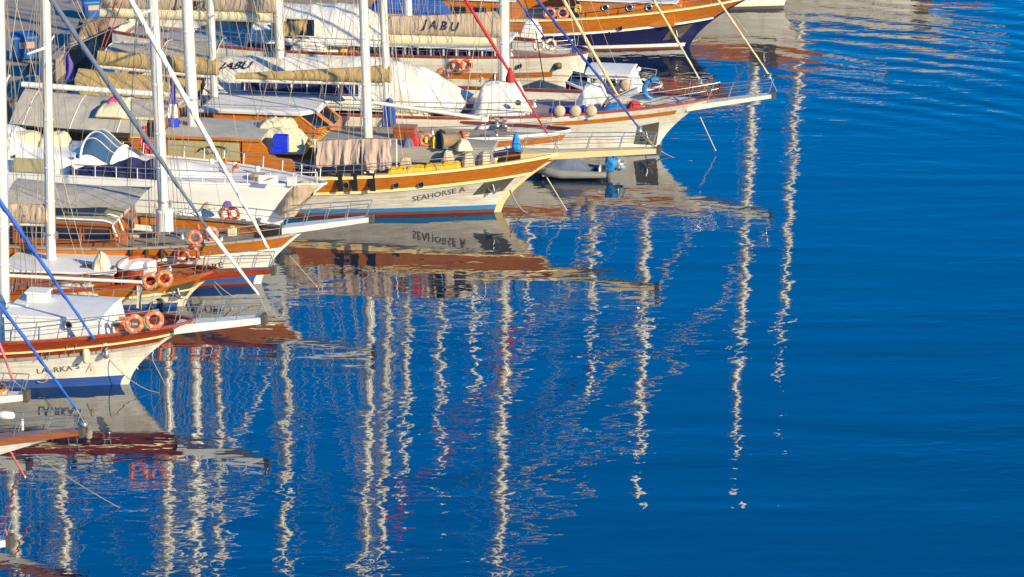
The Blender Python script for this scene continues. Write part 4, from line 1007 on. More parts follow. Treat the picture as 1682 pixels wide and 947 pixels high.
U.hull('white_hull', band=.7, band_m='varnish', cap_m='varnish', bul=.5, boot=.2)
U.mast((1322, -160), (1321.5, -200), 31, .25, zbase=1.8); U.mast((986, -160), (985.5, -200), 33, .28, zbase=1.8)
U.house(-17, -8, 1.8, 1.8, 3.4, 'varnish', 'roof_white')
# ---------------------------------------------------------------- white motor yacht between seahorse and the next gulet
Y = Boat('motor_yacht', 'sleek white motor yacht with a blue windscreen and a navy foredeck cover', 'boat', (453, 380), (537, 301), 4.9, 23, 1.9, group=None, p=1.25, rail=(330, 302), nd=.75)
Y.hull('gelcoat', boot=.2, boot_m='navy_hull', band=0, cap_m='white_paint', bul=.08, deck_m='roof_white', capw=.12, caph=.06)
Y.rails(-9.5, 2.2, .62, 1.05, 2, m='steel', lean=.06, rake=.03, r=.028, me=STANW)
# raised trunk on the foredeck
rings = []
for i in range(9):
    t = i/8; x = -9.6+7.6*t; w_ = 1.5*(1-.6*t**2); h = .55*(1-t**3)+.02; z = Y.sheer(x)-.05
    rings.append([(x, w_*cos(pi*k/8), z+h*sin(pi*k/8)**.6 if 0 < k < 8 else z) for k in range(9)])
MB().loft(rings, False, True, False).build('coach_roof', 'gelcoat', Y.root)
for k, (xa, xb) in enumerate(((-8.4, -7.0), (-6.6, -5.2))):
    q = Y.sheer(xa); MB().grid(lambda u, v: (xa+(xb-xa)*u, -1.5*(1-.6*((xa+(xb-xa)*u+9.6)/7.6)**2)-.015, q+.1+.22*v), 6, 2).build('side_window', 'blue_glass', Y.root)
# superstructure: profile lofted athwartships
prof = [(-4, 279), (30, 262), (100, 262), (160, 252), (225, 262), (188, 232), (160, 210), (118, 200), (60, 198), (-4, 196)]
top = lambda x: 0
xs_ = [Y.at(px, 250, -1.9).x for px in (-90, -5, 45, 104, 142, 180, 238)]
ht = [2.0, 1.75, 1.0, 1.05, 1.72, .92, .06]
rings = []
for i in range(25):
    f = i/24*6; k = min(5, int(f)); t = f-k; x = xs_[k]+(xs_[k+1]-xs_[k])*t; h = ht[k]+(ht[k+1]-ht[k])*(t*t*(3-2*t)); z = Y.sheer(x)-.05; w_ = 1.95-.35*max(0, (f-3)/3)
    rings.append([(x, w_*cos(pi*j/16)*(1 if 0 < j < 16 else 1), z+h*(sin(pi*j/16)**.45 if 0 < j < 16 else 0)) for j in range(17)])
MB().loft(rings, False, True, False).build('superstructure', 'gelcoat', Y.root)
def surf(f, j, e=.025):
    k = min(5, int(f)); t = f-k; x = xs_[k]+(xs_[k+1]-xs_[k])*t; h = ht[k]+(ht[k+1]-ht[k])*(t*t*(3-2*t)); z = Y.sheer(x)-.05; w_ = 1.95-.35*max(0, (f-3)/3)+e
    return (x+e, w_*cos(pi*j), z+(h+e)*(sin(pi*j)**.45 if 0 < j < 1 else 0))
ws = MB().grid(lambda u, v: surf(3.7+1.2*u, .10+.80*v, .03), 14, 24).build('windscreen', 'blue_glass', Y.root)
MB().tube([surf(3.68, .08+.84*i/20, .04) for i in range(21)], .07, 6).build('windscreen_arch', 'gelcoat', ws)
MB().tube([surf(4.92, .08+.84*i/20, .04) for i in range(21)], .04, 6).build('windscreen_sill', 'white_paint', ws)
for j in (.34, .5, .66): MB().tube([surf(3.7+1.2*i/8, j, .045) for i in range(9)], .025, 5).build('mullion', 'white_paint', ws)
MB().grid(lambda u, v: surf(.8+2.0*u, .965-.012*v if False else .93+.03*v, .02), 16, 3).build('side_window', 'dark_glass', Y.root) if False else None
MB().grid(lambda u, v: surf(5.15+.45*u, .30+.12*v, .03), 6, 4).build('deck_hatch', 'blue_glass', Y.root)
for px in (24, 127):
    q = Y.at(px, 256, -1.96); MB().box((q.x, -1.99, q.z), (.12, .06, .14)).build('vent', 'dark_glass', Y.root)
for i, (px, py, lx, lb) in enumerate(((40, 222, 1.9, 'cream seat cover in the open cockpit of the yacht, aft one'), (88, 222, 1.5, 'cream seat cover in the open cockpit of the yacht, forward one'))):
    q = Y.at(px, py, 0); lump('seat_cover', lb, 'cover', 'cream_canvas', Y, (q.x, .2*i, Y.sheer(q.x)+.9), lx, 1.3, .62, .2, 5, 4, .06, 151+i, 18, 12)
# crumpled navy cover forward of the windscreen
def nv(u, v):
    px = 114+148*u; tp = 272+8*sin(pi*min(1, u*2.2))-10*u+3*sin(17*u)+3*fbm(u*9)
    e = .12*fbm(u*8, v*3.5, 3)+.05*sin(26*u+5*v)
    if v < .7:
        t = v/.7; q = Y.at(px, 303-3*u+(tp-303+3*u)*t, -2.42+.22*t); return (q.x+.3*e, q.y-.9*e*(.3+sin(pi*t)), q.z+.2*e)
    t = (v-.7)/.3; q = Y.at(px, tp, -2.2); return (q.x, q.y+1.5*t, q.z-.35*t*t+e)
MB().grid(nv, 54, 22).build('foredeck_cover', 'navy_canvas', Y.root)
c = Y.at(90, 284, -2.25); d = Y.at(22, 268, -2.25)
MB().box(((c.x+d.x)/2, -2.2, Y.sheer(c.x)+.4), (c.x-d.x, .06, .7)).build('side_screen', 'khaki_blind', Y.root)
q = Y.at(441, 297, -1.9)
sg = empty('rail_sign', Y.W((q.x, q.y, Y.sheer(q.x)+.42)), Y.yaw+.12, 'white board with a red curved mark hung on the yacht rail', 'sign')
MB().box((0, 0, 0), (.95, .04, .42)).build('board', 'white_paint', sg)
MB().tube([(-.25, -.03, -.05), (-.05, -.03, 0), (.05, -.03, .05), (.28, -.03, .08)], [.01, .035, .035, .01], 5).build('red_mark', 'red', sg)
q = Y.at(478, 300, -1.2); bx = empty('deck_box', Y.W((q.x, -1.0, Y.sheer(q.x))), Y.yaw, 'small white box on the yacht foredeck near the bow', 'box'); MB().box((0, 0, .2), (.42, .3, .4)).build('body', 'white_paint', bx); MB().box((0, 0, .42), (.46, .34, .05)).build('lid', 'white_paint', bx)
q = Y.at(310, 276, 0)
for k, px in enumerate((348, 386, 423)):
    q = Y.at(px, 279, .6); MB().lathe([(.12, 0), (.14, .12), (.1, .25)], (q.x, .6, Y.sheer(q.x)+.3*(1-k*.3)), 10).build('deck_vent', 'white_paint', Y.root)
# beige cover over the anchor gear at the stem
q = Y.near(478, 326)
cv = empty('anchor_cover', Y.W((q.x+.2, -.4, q.z)), Y.yaw, 'beige wrinkled cover tied over the anchor at a white bow', 'cover')
MB().grid(lambda u, v: ((.85*(1-.5*v)+.10*fbm(u*6, v*4))*cos(2*pi*u)+.9*(.5-v), (.5+.08*fbm(u*6, v*4, 3))*sin(2*pi*u), .85-1.7*v+.06*fbm(u*9, v*6)), 26, 14).build('cloth', 'beige_canvas', cv)
MB().grid(lambda u, v: (.25*(1-v)*cos(2*pi*u)+.45, .2*(1-v)*sin(2*pi*u), .85+.12*v), 12, 3).build('cloth_top', 'beige_canvas', cv)
MB().tube([(.9, -.2, .2), (.5, -.55, -.2), (-.4, -.55, -.55)], .05, 6).build('lashing', 'rope_gray', cv)

# ---------------------------------------------------------------- gulet with the white mast pedestal
C = Boat('gulet', 'gulet with a white hull, orange band and a white mast pedestal on its grey deck', 'boat', (425, 465), (491, 382), 6.6, 24, 1.95, group=GUL, rail=(230, 410))
C.hull('white_hull', boot=.42, boot_m='royal_blue', anti=.12, band=.72, band_m='varnish', cap_m='teak_deck', bul=.42, deck_m='teak_deck', rub_m='white_paint', stem_m='white_paint')
a = C.at(487, 371); b = C.at(607, 355)
C.sprit(a.x-.6, a.z-.02, b.x, b.z, 'white_paint', .9, .5, .26)
C.rails(-13, 1.2, .75, 1.7, 2)
zd = C.sheer(-6)-.42
mC = C.mast((271, 378), (252, 20), 23.5, .24, ped=(.40, 1.0))
a, b, _ = C.boom((86, 363), (279, 380), .10); MB().tube([a+Vector((0, 0, .14)), b+Vector((0, 0, .14))], [.10, .06], 8).build('furled_staysail', 'stay_white', C.root)
C.name_on_hull('VADORE', 333, 441, .46, 'letter_navy', 0, 1.05, .18)
C.striker((476, 420), (520, 470), 'wire', .02)
x0, x1, z1, wl, rf = px_house(C, 20, 182, 366, -2.0, 1.5, 'brown_wood', 'roof_gray', over=.12, front_rake=.35, trim='brown_wood')
for k in range(3): C.window(wl, x0+.5+k*1.5, x0+1.75+k*1.5, z1-.75, z1-.2, -2.02, 'dark_glass', 'brown_wood')
for y_ in (-2.1, -1.0): MB().tube([(x1-2.6, y_, z1+.25), (x1-.3, y_, z1+.25), (x1+.05, y_, z1+.15), (x1+.3, y_, z1-.5)], .05, 6).build('handrail', 'white_paint', wl)
# varnished cockpit front with a curved coaming
ch = [(128, 366), (150, 338), (186, 337), (196, 344), (206, 349), (222, 350), (230, 356), (231, 368), (218, 368), (216, 361), (180, 361), (172, 367)]
pts = [C.at(p[0], p[1], .6) for p in ch]; n = len(pts)
MB().add([(p.x, .55, p.z) for p in pts]+[(p.x, .67, p.z) for p in pts], [tuple(range(n)), tuple(range(2*n-1, n-1, -1))]+[(i, (i+1) % n, n+(i+1) % n, n+i) for i in range(n)]).build('cockpit_coaming', 'varnish_planked', C.root)
q = C.at(198, 366, .4); MB().box((q.x, .2, q.z+.1), (1.7, 1.0, .3)).build('cockpit_bench', 'varnish', C.root); MB().box((q.x, .2, q.z+.30), (1.6, .95, .12)).build('bench_cushion', 'purple_deck', C.root)
# broad grey awning over the after deck
P4 = [(6, 336), (220, 338), (252, 306), (30, 292)]
cs = [C.at(*P4[0], -2.2), C.at(*P4[1], -2.2), C.at(*P4[2], 1.2), C.at(*P4[3], 1.6)]
def aw(u, v):
    p = cs[0].lerp(cs[1], u).lerp(cs[3].lerp(cs[2], u), v); return (p.x, p.y, p.z+.25*sin(pi*v)*(1-.5*u)-.12*sin(pi*u)*(1-sin(pi*v))+.04*fbm(u*5, v*4))
MB().grid(aw, 34, 18).build('awning', 'gray_canvas', C.root)
for u, v in ((0.02, .02), (.98, .02), (.97, .97)):
    p = Vector(aw(u, v)); MB().tube([(p.x, p.y, C.sheer(p.x)-.4), p], .035, 6).build('awning_post', 'steel', C.root)
lifebuoy(C, 320, 390, 'orange lifebuoy on the near rail, aft of its pair, before the cream box', -1, diam=.70, off=-.02)
lifebuoy(C, 346, 384, 'orange lifebuoy on the near rail, half behind the slate blue stay', -1, diam=.70, off=-.02)
lifebuoy(C, 370, 351, 'dark red lifebuoy on the far rail under a violet rag, left one', 1, 'faded_buoy', .66, off=-.1)
lifebuoy(C, 384, 350, 'dark red lifebuoy on the far rail, right one nearer the white stay', 1, 'faded_buoy', .66, off=-.1)
q = C.at(373, 341, C.hb(-4, 2.5)); lump('rag', 'small violet rag draped over the far rail above dark red lifebuoys', 'rag', 'violet', C, (q.x, q.y, q.z-.1), .5, .25, .45, .4, 2, 2, .08, 111, 10, 8)
c = ondeck(C, 382, 388, C.sheer(-2.5)-.4); bx = empty('deck_box', C.W(c), C.yaw, 'cream box standing on the foredeck beside the white stay', 'box'); MB().box((0, 0, .2), (.36, .36, .4)).build('body', 'cream_canvas', bx); MB().lathe([(.12, .4), (.12, .5)], (0, 0, 0), 10).build('lid', 'cream_canvas', bx)
for i, px in enumerate((214, 240, 265)):
    q = C.near(px, 414, -1, .02); f = MB(); f.tube([(q.x, q.y+.05, q.z+.25), (q.x, q.y-.05, q.z-.3)], [.13, .09], 8); f.tube([(q.x-.14, q.y, q.z+.22), (q.x+.14, q.y, q.z+.22)], .07, 6); f.build('deadeye', 'black', C.root)
lump('furled_sail', 'white and beige sail bundle lying on the deck by the mast pedestal', 'sail', 'white_canvas', C, ondeck(C, 322, 362, zd+.1), 3.4, .8, .5, .35, 3, 3, .12, 113, 26, 12)
lump('rope_coil', 'tangled beige rope coil on the deck near the far rail', 'rope', 'rope', C, ondeck(C, 341, 350, zd+.2), .7, .6, .5, 0, 2.5, 2.5, .12, 114, 14, 10)
for px, py in ((400, 374), (408, 380), (425, 372)):
    c = ondeck(C, px, py, C.sheer(-1)-.45); MB().lathe([(.09, 0), (.09, .3), (.14, .34), (.14, .42)], c, 10).build('deck_bollard', 'steel', C.root)

# ---------------------------------------------------------------- brown gulet with the horseshoe seat
D = Boat('gulet', 'gulet with a cream hull, brown orange band and a red bowsprit', 'boat', (300, 502), (357, 444), 6.0, 22, 1.75, group=GUL, rail=(120, 481))
D.hull('cream_hull', boot=.2, boot_m='royal_blue', band=.75, band_m='varnish', cap_m='mahogany', bul=.45, deck_m='teak_deck', rub_m='cream_paint', stem_m='cream_hull')
a = D.at(352, 446); b = D.at(446, 440)
D.sprit(a.x-.5, a.z, b.x, b.z, 'mahogany', .8, .45, .26, rails=True)
D.rails(-15, .8, .75, 1.5, 2)
D.pocket([(265, 487), (283, 470), (322, 460), (306, 486)])
q = D.near(298, 486, -1, .1); MB().lathe([(.03, -.1), (.14, -.05), (.16, 0), (.14, .05), (.03, .1)], (q.x, q.y-.15, q.z), 12).build('polished_buoy', 'steel', D.root)
mD = D.mast((84, 430), (75, 20), 22.5, .21)
mm = dict(mD)
D.stay((215, 0), (441, 408), mD, 'stay_white', .13, (452, 438))
x0, x1, z1, wl, rf = px_house(D, 5, 180, 449, -1.75, 1.1, 'brown_wood', 'roof_white', over=.15, crown=.1, fw=.85)
q = D.at(190, 440, -1.0); MB().box((x1-.8, -.35, z1+.16), (1.6, 1.6, .05)).build('solar_panel', 'blue_glass', wl)
a = D.at(-30, 362); b = D.at(76, 366)
_, _, _ = D.boom((-30, 366), (78, 368), .1)
D.cover(a+Vector((0, 0, -.05)), b+Vector((.1, 0, -.05)), 1.0, .95, 'beige_canvas', .3, .35, seed=14, wr=.09)
# horseshoe seat with a white cushion
q = D.at(231, 433, 0); cx, zb = q.x, q.z-.9
MB().lathe([(1.1, 0), (1.1, .3)], (cx-.1, 0, zb-.25), 20).build('seat_base', 'mahogany', D.root)
def hs_(rx, ry, z0, z1, m_, nm, thick):
    pts = [(cx-.1+rx*cos(t), ry*sin(t)) for t in [R(55)+R(250)*i/24 for i in range(25)]]; rings = []
    for x, y in pts:
        l_ = math.hypot(x-cx+.1, y) or 1; ux, uy = (x-cx+.1)/l_, y/l_
        rings.append([(x, y, z0), (x-ux*thick, y-uy*thick, z0), (x-ux*thick, y-uy*thick, z1), (x, y, z1)])
    return MB().loft(rings, True, False).build(nm, m_, D.root)
hs_(1.0, 1.45, zb, zb+.95, 'mahogany', 'seat_coaming', .08); hs_(.93, 1.38, zb, zb+.80, 'white_paint', 'seat_cushion', .62)
MB().lathe([(0.01, .42), (.8, .42), (.8, .50), (.01, .52)], (cx-.1, 0, zb), 20).build('seat_pad', 'white_paint', D.root)
MB().box((cx+.75, -.3, zb+.25), (.8, .9, .5)).build('seat_locker', 'mahogany', D.root); MB().box((cx+1.45, .2, zb+.2), (.5, 1.0, .45)).build('step_locker', 'brown_wood', D.root)
q = D.at(166, 461, -1.1)
lump('canvas_cover', 'pointed beige canvas cover tied round a folded parasol', 'cover', 'cream_canvas', D, (q.x, -1.0, q.z), .95, .8, 1.45, .2, 1.3, 1.6, .09, 121, 20, 16, lash=(.5,))
lifebuoy(D, 247, 461, 'orange lifebuoy on the brown gulet rail, aft of its pair by the horseshoe seat', -1, diam=.74)
lifebuoy(D, 270, 457, 'orange lifebuoy on the brown gulet rail, forward of its pair by the horseshoe seat', -1, diam=.74)
lifebuoy(D, 300, 419, 'dark red lifebuoy on the far rail of the brown gulet, left of its pair', 1, 'faded_buoy', .74, off=-.1)
lifebuoy(D, 317, 416, 'dark red lifebuoy on the far rail of the brown gulet, right of its pair', 1, 'faded_buoy', .74, off=-.1)
for i, px in enumerate((290, 303)):
    c = ondeck(D, px, 453-i, D.sheer(-2)-.4); bx = empty('gas_box', D.W(c), D.yaw+.1, ['teal blue box on the foredeck by the bow rail, after one', 'teal blue box on the foredeck by the bow rail, forward one'][i], 'box', 'teal boxes on a foredeck'); MB().box((0, 0, .17), (.38, .35, .34)).build('body', 'boot_blue', bx); MB().box((0, 0, .36), (.40, .37, .04)).build('lid', 'bin_blue', bx)
D.striker((351, 468), (381, 507), 'slate_canvas', .035)
MB().lathe([(.05, -.35), (.28, -.3), (.3, 0), (.28, .3), (.05, .35)], tuple(D.near(108, 474, -1, -.5)), 12, 'x').build('fender_roll', 'gray_canvas', D.root)
for i, px in enumerate((93, 122, 140)): 
    q = D.near(px, 468, -1, -.3); lump('deck_bag', ['grey rolled bag along the near rail, first of three', 'grey rolled bag along the near rail, second of three', 'grey rolled bag along the near rail, third of three'][i], 'bag', 'gray_canvas', D, (q.x, q.y+.2, D.sheer(q.x)-.35), .9, .6, .55, .2*i, 3, 3, .1, 131+i, 14, 10)
q = D.near(229, 470, -1, .05); hang_cloth('hung_cloth', 'grey white cloth drooping from the boom end over the brown band', 'gray_canvas', D, (225, 461), (234, 463), 1.25, q.y, 22, folds=2, n=12)
MB().torus(tuple(D.near(258, 500, -1, .1)), .30, .09, 20, 8).build('tyre_fender', 'black', D.root)

# ---------------------------------------------------------------- nearest whole gulet, red bands
E = Boat('gulet', 'nearest white gulet with red mahogany bands, a blue waterline and a lavender roof', 'boat', (208, 630), (317, 527), 6.2, 22, 1.75, group=GUL, rail=(50, 566))
E.hull('white_hull', boot=.44, boot_m='royal_blue', band=.86, band_m='mahogany', cap_m='mahogany', bul=.35, deck_m='roof_white', rub_m='teak_deck', stem_m='white_hull')
MB().loft([[(x, -(y+.03), z-.04), (x, -(y+.09), z-.04), (x, -(y+.09), z+.04), (x, -(y+.03), z+.04)] for x, y, z in E.row(('r', .45))], True, False).build('rub_rail', 'cream_paint', E.root)
a = E.at(309, 530); b = E.at(430, 519)
E.sprit(a.x-.5, a.z, b.x, b.z, 'white_paint', .95, .55, .32)
E.rails(-14, 1.6, .95, .95, 2, rake=.25, lean=.12)
x0, x1, z1, wl, rf = px_house(E, 7, 163, 524, -1.75, 1.05, 'white_paint', 'roof_white', over=.06, crown=.10, front_rake=.25, fw=.9)
q = E.at(112, 534, -1.8); f = MB().torus((q.x, -1.79, q.z), .15, .035, 18, 6).build('porthole', 'steel', wl); MB().lathe([(.15, -.01), (.15, .01)], (q.x, -1.78, q.z), 14, 'y').build('glass', 'dark_glass', f)
q = E.at(64, 512, .3); ht_ = empty('roof_hatch', E.W((q.x, .35, z1+.12)), E.yaw, 'white louvred hatch box standing on the lavender roof', 'hatch')
MB().box((0, 0, .22), (.85, .75, .44)).build('body', 'white_paint', ht_); MB().box((0, 0, .48), (.98, .86, .08)).build('lid', 'white_paint', ht_)
for k in range(3): MB().box((0, -.39, .1+.12*k), (.8, .04, .05)).build('louvre', 'white_paint', ht_)
q = E.at(25, 513, -.9); MB().box((q.x, -.6, z1+.16), (.9, .35, .14)).build('roof_step', 'white_paint', wl)
mE = E.mast((8, 548), (2, 200), 24, .22)
a, b, _ = E.boom((12, 452), (233, 463), .075)
E.stay((85, 0), (340, 374), mE, 'slate_canvas', .115)
a = E.at(340, 374); b = E.at(425, 484); MB().tube([a, b], [.12, .05], 8).build('furled_sail', 'stay_white', E.root); MB().tube([b, E.at(439, 515)], .02, 4).build('forestay_wire', 'wire', E.root)
E.stay((-4, 325), (155, 557), None, 'stay_blue', .115, yl=-2.2)
lifebuoy(E, 220, 531, 'bright orange lifebuoy on the nearest rail, aft of its pair by a basket', -1, diam=.78, off=.02)
lifebuoy(E, 253, 525, 'bright orange lifebuoy on the nearest rail, forward of its pair, nearest the bow', -1, diam=.78, off=.02)
E.name_on_hull('LA', 69, 609, .38, 'letter_dark', .1, 1.1, .08); E.name_on_hull('RKA', 103, 606, .38, 'letter_dark', .1, 1.1, .08); E.name_on_hull('S', 127, 602, .38, 'letter_dark', .1, 1.1, .08)
c = ondeck(E, 193, 547, E.sheer(-3)-.3); bk = empty('wicker_basket', E.W(c), E.yaw, 'brown wicker basket standing in front of the white cabin', 'basket')
MB().lathe([(.36, 0), (.42, .3), (.46, .62), (.40, .62), (.38, .5), (.01, .48)], (0, 0, 0), 16).build('body', 'brown_cloth', bk); MB().torus((0, 0, .62), .43, .05, 18, 6, 'z').build('rim', 'rope', bk)
for i, (px, m_, lb) in enumerate(((203, 'orange_buoy', 'orange float on top of gear beside the wicker basket'), (236, 'green', 'dark green plant pot between two orange lifebuoys'))):
    c = ondeck(E, px, 540, E.sheer(-2)-.1); lump('deck_bag', lb, 'gear', m_, E, c, .5, .45, .5, 0, 2.5, 2.5, .08, 141+i, 12, 10)
fender_round(E, 141, 583, 'cream hanging fender on the nearest white hull beside a steel one', .16, 'cream_canvas', -1, .16, 'hanging fenders on the nearest hull', .75)
fender_round(E, 174, 581, 'polished steel coloured fender on the nearest white hull, nearer the bow', .16, 'steel', -1, .16, 'hanging fenders on the nearest hull', .45)
for px, py in ((170, 566), (178, 568), (110, 572), (125, 570), (70, 580), (82, 580)):
    q = E.near(px, py, -1, 0); MB().tube([q+Vector((-.12, -.05, -.32)), q+Vector((.08, -.1, .3))], .025, 5).build('chain_plate', 'steel', E.root)
E.striker((250, 590), (276, 640), 'wire', .015)
cm = MB()
for k in range(2): cm.tube([E.near(88+60*k, 607-4*k, -1, .05).lerp(E.near(62+30*k+60*k, 626-30*k, -1, .05), i/6)+Vector((0, -.03, -.25*sin(pi*i/6))) for i in range(7)], .02, 4)
cm.build('mooring_rope', 'rope', E.root)

# ---------------------------------------------------------------- bows that only just reach into the frame
F = Boat('gulet', 'brown topped bowsprit reaching in from the left edge under a blue furled stay', 'boat', (-150, 815), (-45, 722), 5.6, 20, 1.8, group=GUL, nd=.5)
F.hull('white_hull', boot=.3, boot_m='royal_blue', band=.36, band_m='brown_wood', cap_m='varnish', bul=.4, rub_m='white_paint', stem_m='white_hull')
a = F.at(-70, 722); b = F.at(131, 704); F.sprit(a.x, a.z, b.x, b.z, 'brown_wood', .9, .4, .26)
rings = []
for i in range(9):
    t = i/8; p = F.at(-60+176*t, 732-22*t); h = .75*(1-t)+.02; rings.append([(p.x, -.3*(1-.5*t), p.z), (p.x, .3*(1-.5*t), p.z), (p.x, .12*(1-t)+.01, p.z-h), (p.x, -.12*(1-t)-.01, p.z-h)])
MB().loft(rings, True, False).build('sprit_knee', 'white_hull', F.root)
F.stay((0, 500), (126, 672), None, 'stay_blue', .10, (140, 697))
MB().lathe([(.05, -.12), (.14, -.06), (.14, .06), (.05, .12)], F.at(138, 697), 10).build('stem_fitting', 'steel', F.root)
p = F.at(37, 706); MB().tube([p, p+Vector((0, 0, .45))], .06, 6).build('bow_post', 'white_paint', F.root)
q = F.at(8, 682, -.1); fr_ = empty('fender', F.W(q), F.yaw, 'white fender lying along the brown topped bowsprit at the left edge', 'fender'); MB().lathe([(.03, -.4), (.14, -.34), (.18, 0), (.14, .34), (.03, .4)], (0, 0, 0), 12, 'x').build('body', 'white_paint', fr_)
F.striker((16, 740), (41, 783), 'faded_buoy', .045)
G = Boat('gulet', 'white bowsprit tip poking in from the left edge beside the nearest hull', 'boat', (-60, 700), (10, 640), 5.6, 20, 1.9, group=GUL)
G.hull('white_hull', boot=.4, boot_m='royal_blue', band=.5, band_m='varnish', cap_m='varnish', bul=.4, stem_m='white_hull')
a = G.at(-10, 651); b = G.at(40, 645); G.sprit(a.x-1, a.z, b.x, b.z, 'white_paint', .9, .55, .3, rails=True)
G.stay((-2, 562), (22, 625), None, 'stay_mauve', .11, (42, 640))
G.mast((-250, 600), (-255, 300), 21, .2)
H = Boat('gulet', 'white bow tip low at the left edge, nearest of all, mostly out of frame', 'boat', (-100, 960), (-20, 890), 5.6, 20, 1.9, group=GUL)
H.hull('white_hull', boot=.4, boot_m='royal_blue', band=.5, band_m='mahogany', cap_m='mahogany', bul=.4, stem_m='white_hull')
a = H.at(-60, 895); b = H.at(12, 883); H.sprit(a.x-1, a.z, b.x, b.z, 'white_paint', .9, .55, .3)
H.striker((8, 868), (18, 898), 'faded_buoy', .04)

C.clutter(-14, -1, 10, 11, .7); D.clutter(-3.5, -.5, 4, 12, .5); Y.clutter(-3, -.5, 3, 13, .4)
# ---------------------------------------------------------------- mooring lines running down into the water
def rope_line(a, b, label, m='rope_gray', r=.03, sag=.3):
    pts = [a.lerp(b, i/10)-Vector((0, 0, sag*4*(i/10)*(1-i/10))) for i in range(11)]
    tag(MB().tube(pts, r, 5).build('mooring_line', m), label, 'mooring line', 'mooring lines from the bows')
rope_line(S.W(S.near(838, 311)), ground(868, 349), 'mooring line from the cream stem of the lettered weathered hull', r=.035)
rope_line(J.W(J.near(1064, 230)), ground(1136, 264), 'mooring line slanting into open water from the anchor plate of the tented boat', 'rope', .03)
rope_line(F.W(F.at(60, 748)), ground(197, 834), 'mooring line running into the water from the brown topped bowsprit', 'rope_gray', .018, .08)
rope_line(E.W(E.near(180, 590)), ground(262, 645), 'thin mooring line from the nearest white bow', 'rope_gray', .02)
rope_line(N.W(N.near(1118, 56)), ground(1150, 62), 'mooring line at the anchor plate of the navy hull', 'rope', .03)
rope_line(D.W(D.at(352, 462)), ground(430, 500), 'thin mooring line ahead of the brown gulet', 'rope_gray', .02)

# ---------------------------------------------------------------- extra running rigging
r2 = random.Random(5)
def rig(bt, mst, x0, x1, n, m='wire'):
    for _ in range(n):
        f = r2.uniform(.45, 1); t = mst['a']+mst['d']*mst['H']*f; x = r2.uniform(x0, x1); sg = r2.choice((-1, -1, 1)); z = bt.sheer(x)
        MB().tube([t, (x, sg*bt.hb(x, z)*r2.uniform(.3, 1), z+r2.uniform(0, .6))], r2.choice((.009, .012, .017)), 4).build('halyard', r2.choice((m, m, 'rope', 'rope_gray')), bt.root)
rig(S, mS1, -22, -10, 8); rig(S, mS2, -13, -4, 9); rig(T, m1, -16, -3, 9); rig(T, m2, -25, -14, 9); rig(J, mJ1, -16, -1, 9); rig(J, mJ2, -29, -14, 10); rig(C, mC, -16, -2, 8); rig(D, mD, -15, -2, 7); rig(E, mE, -12, -1, 4); rig(K, mK1, -20, -3, 6)
for (pa, pb, m_, r_) in (((190, 0), (160, 98), 'rope_red', .035), ((202, 0), (164, 98), 'rope_red', .03), ((118, 0), (165, 95), 'rope', .03), ((126, 0), (170, 95), 'rope', .03)): J.line(pa, pb, m_, r_, -.5, -.5, 'topping_lift')
N.line((1205, 25), (1234, 64), 'wire', .03)
J.line((880, 50), (894, 137), 'black', .03); J.line((862, 0), (874, 30), 'black', .03)

# ---------------------------------------------------------------- the quay: bins, bollards, gangways, a heap of gear
def bin_(px, py, label, k=1.0, m='bin_blue'):
    p = ground(px, py, 1.15); b_ = empty('waste_bin', p, .3, label, 'bin', 'blue bins on the quay'); b_.scale = (k, k, k)
    MB().hexa([(-.5, -.4, .12), (.5, -.4, .12), (.5, .4, .12), (-.5, .4, .12), (-.62, -.5, 1.1), (.62, -.5, 1.1), (.62, .5, 1.1), (-.62, .5, 1.1)]).build('body', m, b_)
    MB().loft([[(-.66, -.54, 1.1), (.66, -.54, 1.1), (.66, .54, 1.1), (-.66, .54, 1.1)], [(-.64, -.5, 1.2), (.64, -.5, 1.2), (.64, .5, 1.2), (-.64, .5, 1.2)], [(-.5, -.1, 1.32), (.5, -.1, 1.32), (.5, .3, 1.32), (-.5, .3, 1.32)]], True, False).build('lid', m, b_)
    for sx in (-.42, .42):
        for sy in (-.33, .33): MB().lathe([(.12, -.04), (.12, .04)], (sx, sy, .12), 10, 'x').build('wheel', 'black', b_)
    MB().box((0, -.5, .8), (.7, .06, .3)).build('label_plate', 'reflective', b_)
bin_(152, 30, 'blue wheeled bin on the quay, farther of two, near a sail boom', .95); bin_(42, 98, 'large blue wheeled bin on the quay, nearer of two, at the left edge', 1.25)
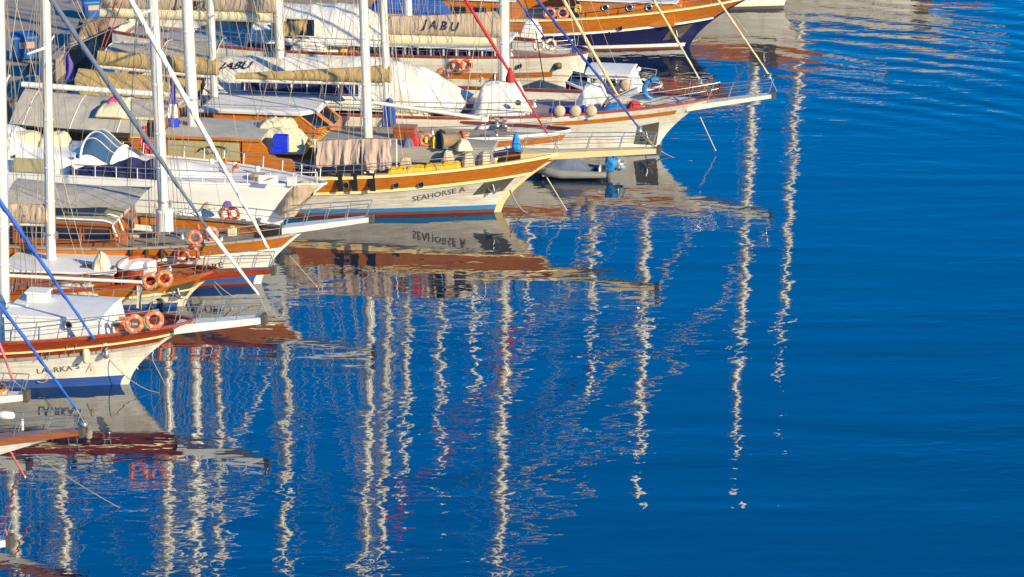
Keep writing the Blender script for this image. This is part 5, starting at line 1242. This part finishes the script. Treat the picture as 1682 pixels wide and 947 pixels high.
def heap(px, py, label, m, lx, ly, h, sd_): 
    root = empty('gear_heap', ground(px, py, 1.15), .3, label, 'heap')
    MB().grid(lambda u, v: ((2*u-1)*lx+.2*fbm(u*4, v*4, sd_), (2*v-1)*ly+.2*fbm(u*4+9, v*4, sd_), max(0, h*(1-abs(2*u-1)**3)*(1-abs(2*v-1)**3)*(1+.5*fbm(u*5, v*5, sd_)))), 20, 16).build('cover', m, root)
heap(155, 72, 'brown tarpaulin heap on the quay beside red mooring ropes', 'brown_cloth', 1.4, 1.2, 1.4, 1)
heap(132, 76, 'orange brown gear heap on the quay edge', 'beige_canvas', .9, .8, .8, 2)
for i, (x, y) in enumerate(((-31.6, 15), (-29.6, 29), (-27.6, 40), (-25.6, 52), (-23, 66))):
    b_ = empty('bollard', (x, y, 1.15), 0, ['iron bollard at the quay edge astern of the lettered weathered gulet', 'iron bollard at the quay edge astern of the tan covered ketch', 'iron bollard at the quay edge astern of the tented boat', 'iron bollard at the quay edge by the brown heap', 'iron bollard at the far end of the quay edge'][i], 'bollard', 'mooring bollards on the quay')
    MB().lathe([(.3, 0), (.3, .06), (.2, .1), (.18, .4), (.28, .5), (.28, .58), (.1, .64)], (0, 0, 0), 12).build('post', 'dull_steel', b_)
def gangway(bt, label, px=None):
    a = bt.W((-bt.L+.3, 0, bt.sheer(-bt.L)+.1)); d = -(bt.Rm @ Vector((1, 0, 0))); b = a+d*3.6; b.z = 1.4
    g = empty('gangway', a, math.atan2(d.y, d.x), label, 'gangway'); L = (b-a).length; dzz = b.z-a.z
    MB().hexa([(0, -.3, -.08), (L, -.3, dzz-.08), (L, .3, dzz-.08), (0, .3, -.08), (0, -.3, 0), (L, -.3, dzz), (L, .3, dzz), (0, .3, 0)]).build('walkway', 'plank_gray', g)
    for sy in (-.3, .3):
        MB().tube([(0, sy, .9), (L, sy, dzz+.9)], .025, 5).build('handrail', 'steel', g)
        for t in (0.03, .35, .68, .97): MB().tube([(L*t, sy, dzz*t), (L*t, sy, dzz*t+.9)], .02, 5).build('stanchion', 'steel', g)
gangway(S, 'gangway from the quay to the stern of the lettered weathered gulet'); gangway(T, 'gangway from the quay to the stern of the tan covered ketch'); gangway(J, 'gangway from the quay to the stern of the tented boat'); gangway(K, 'gangway from the quay to the stern of the blunt bowed gulet')
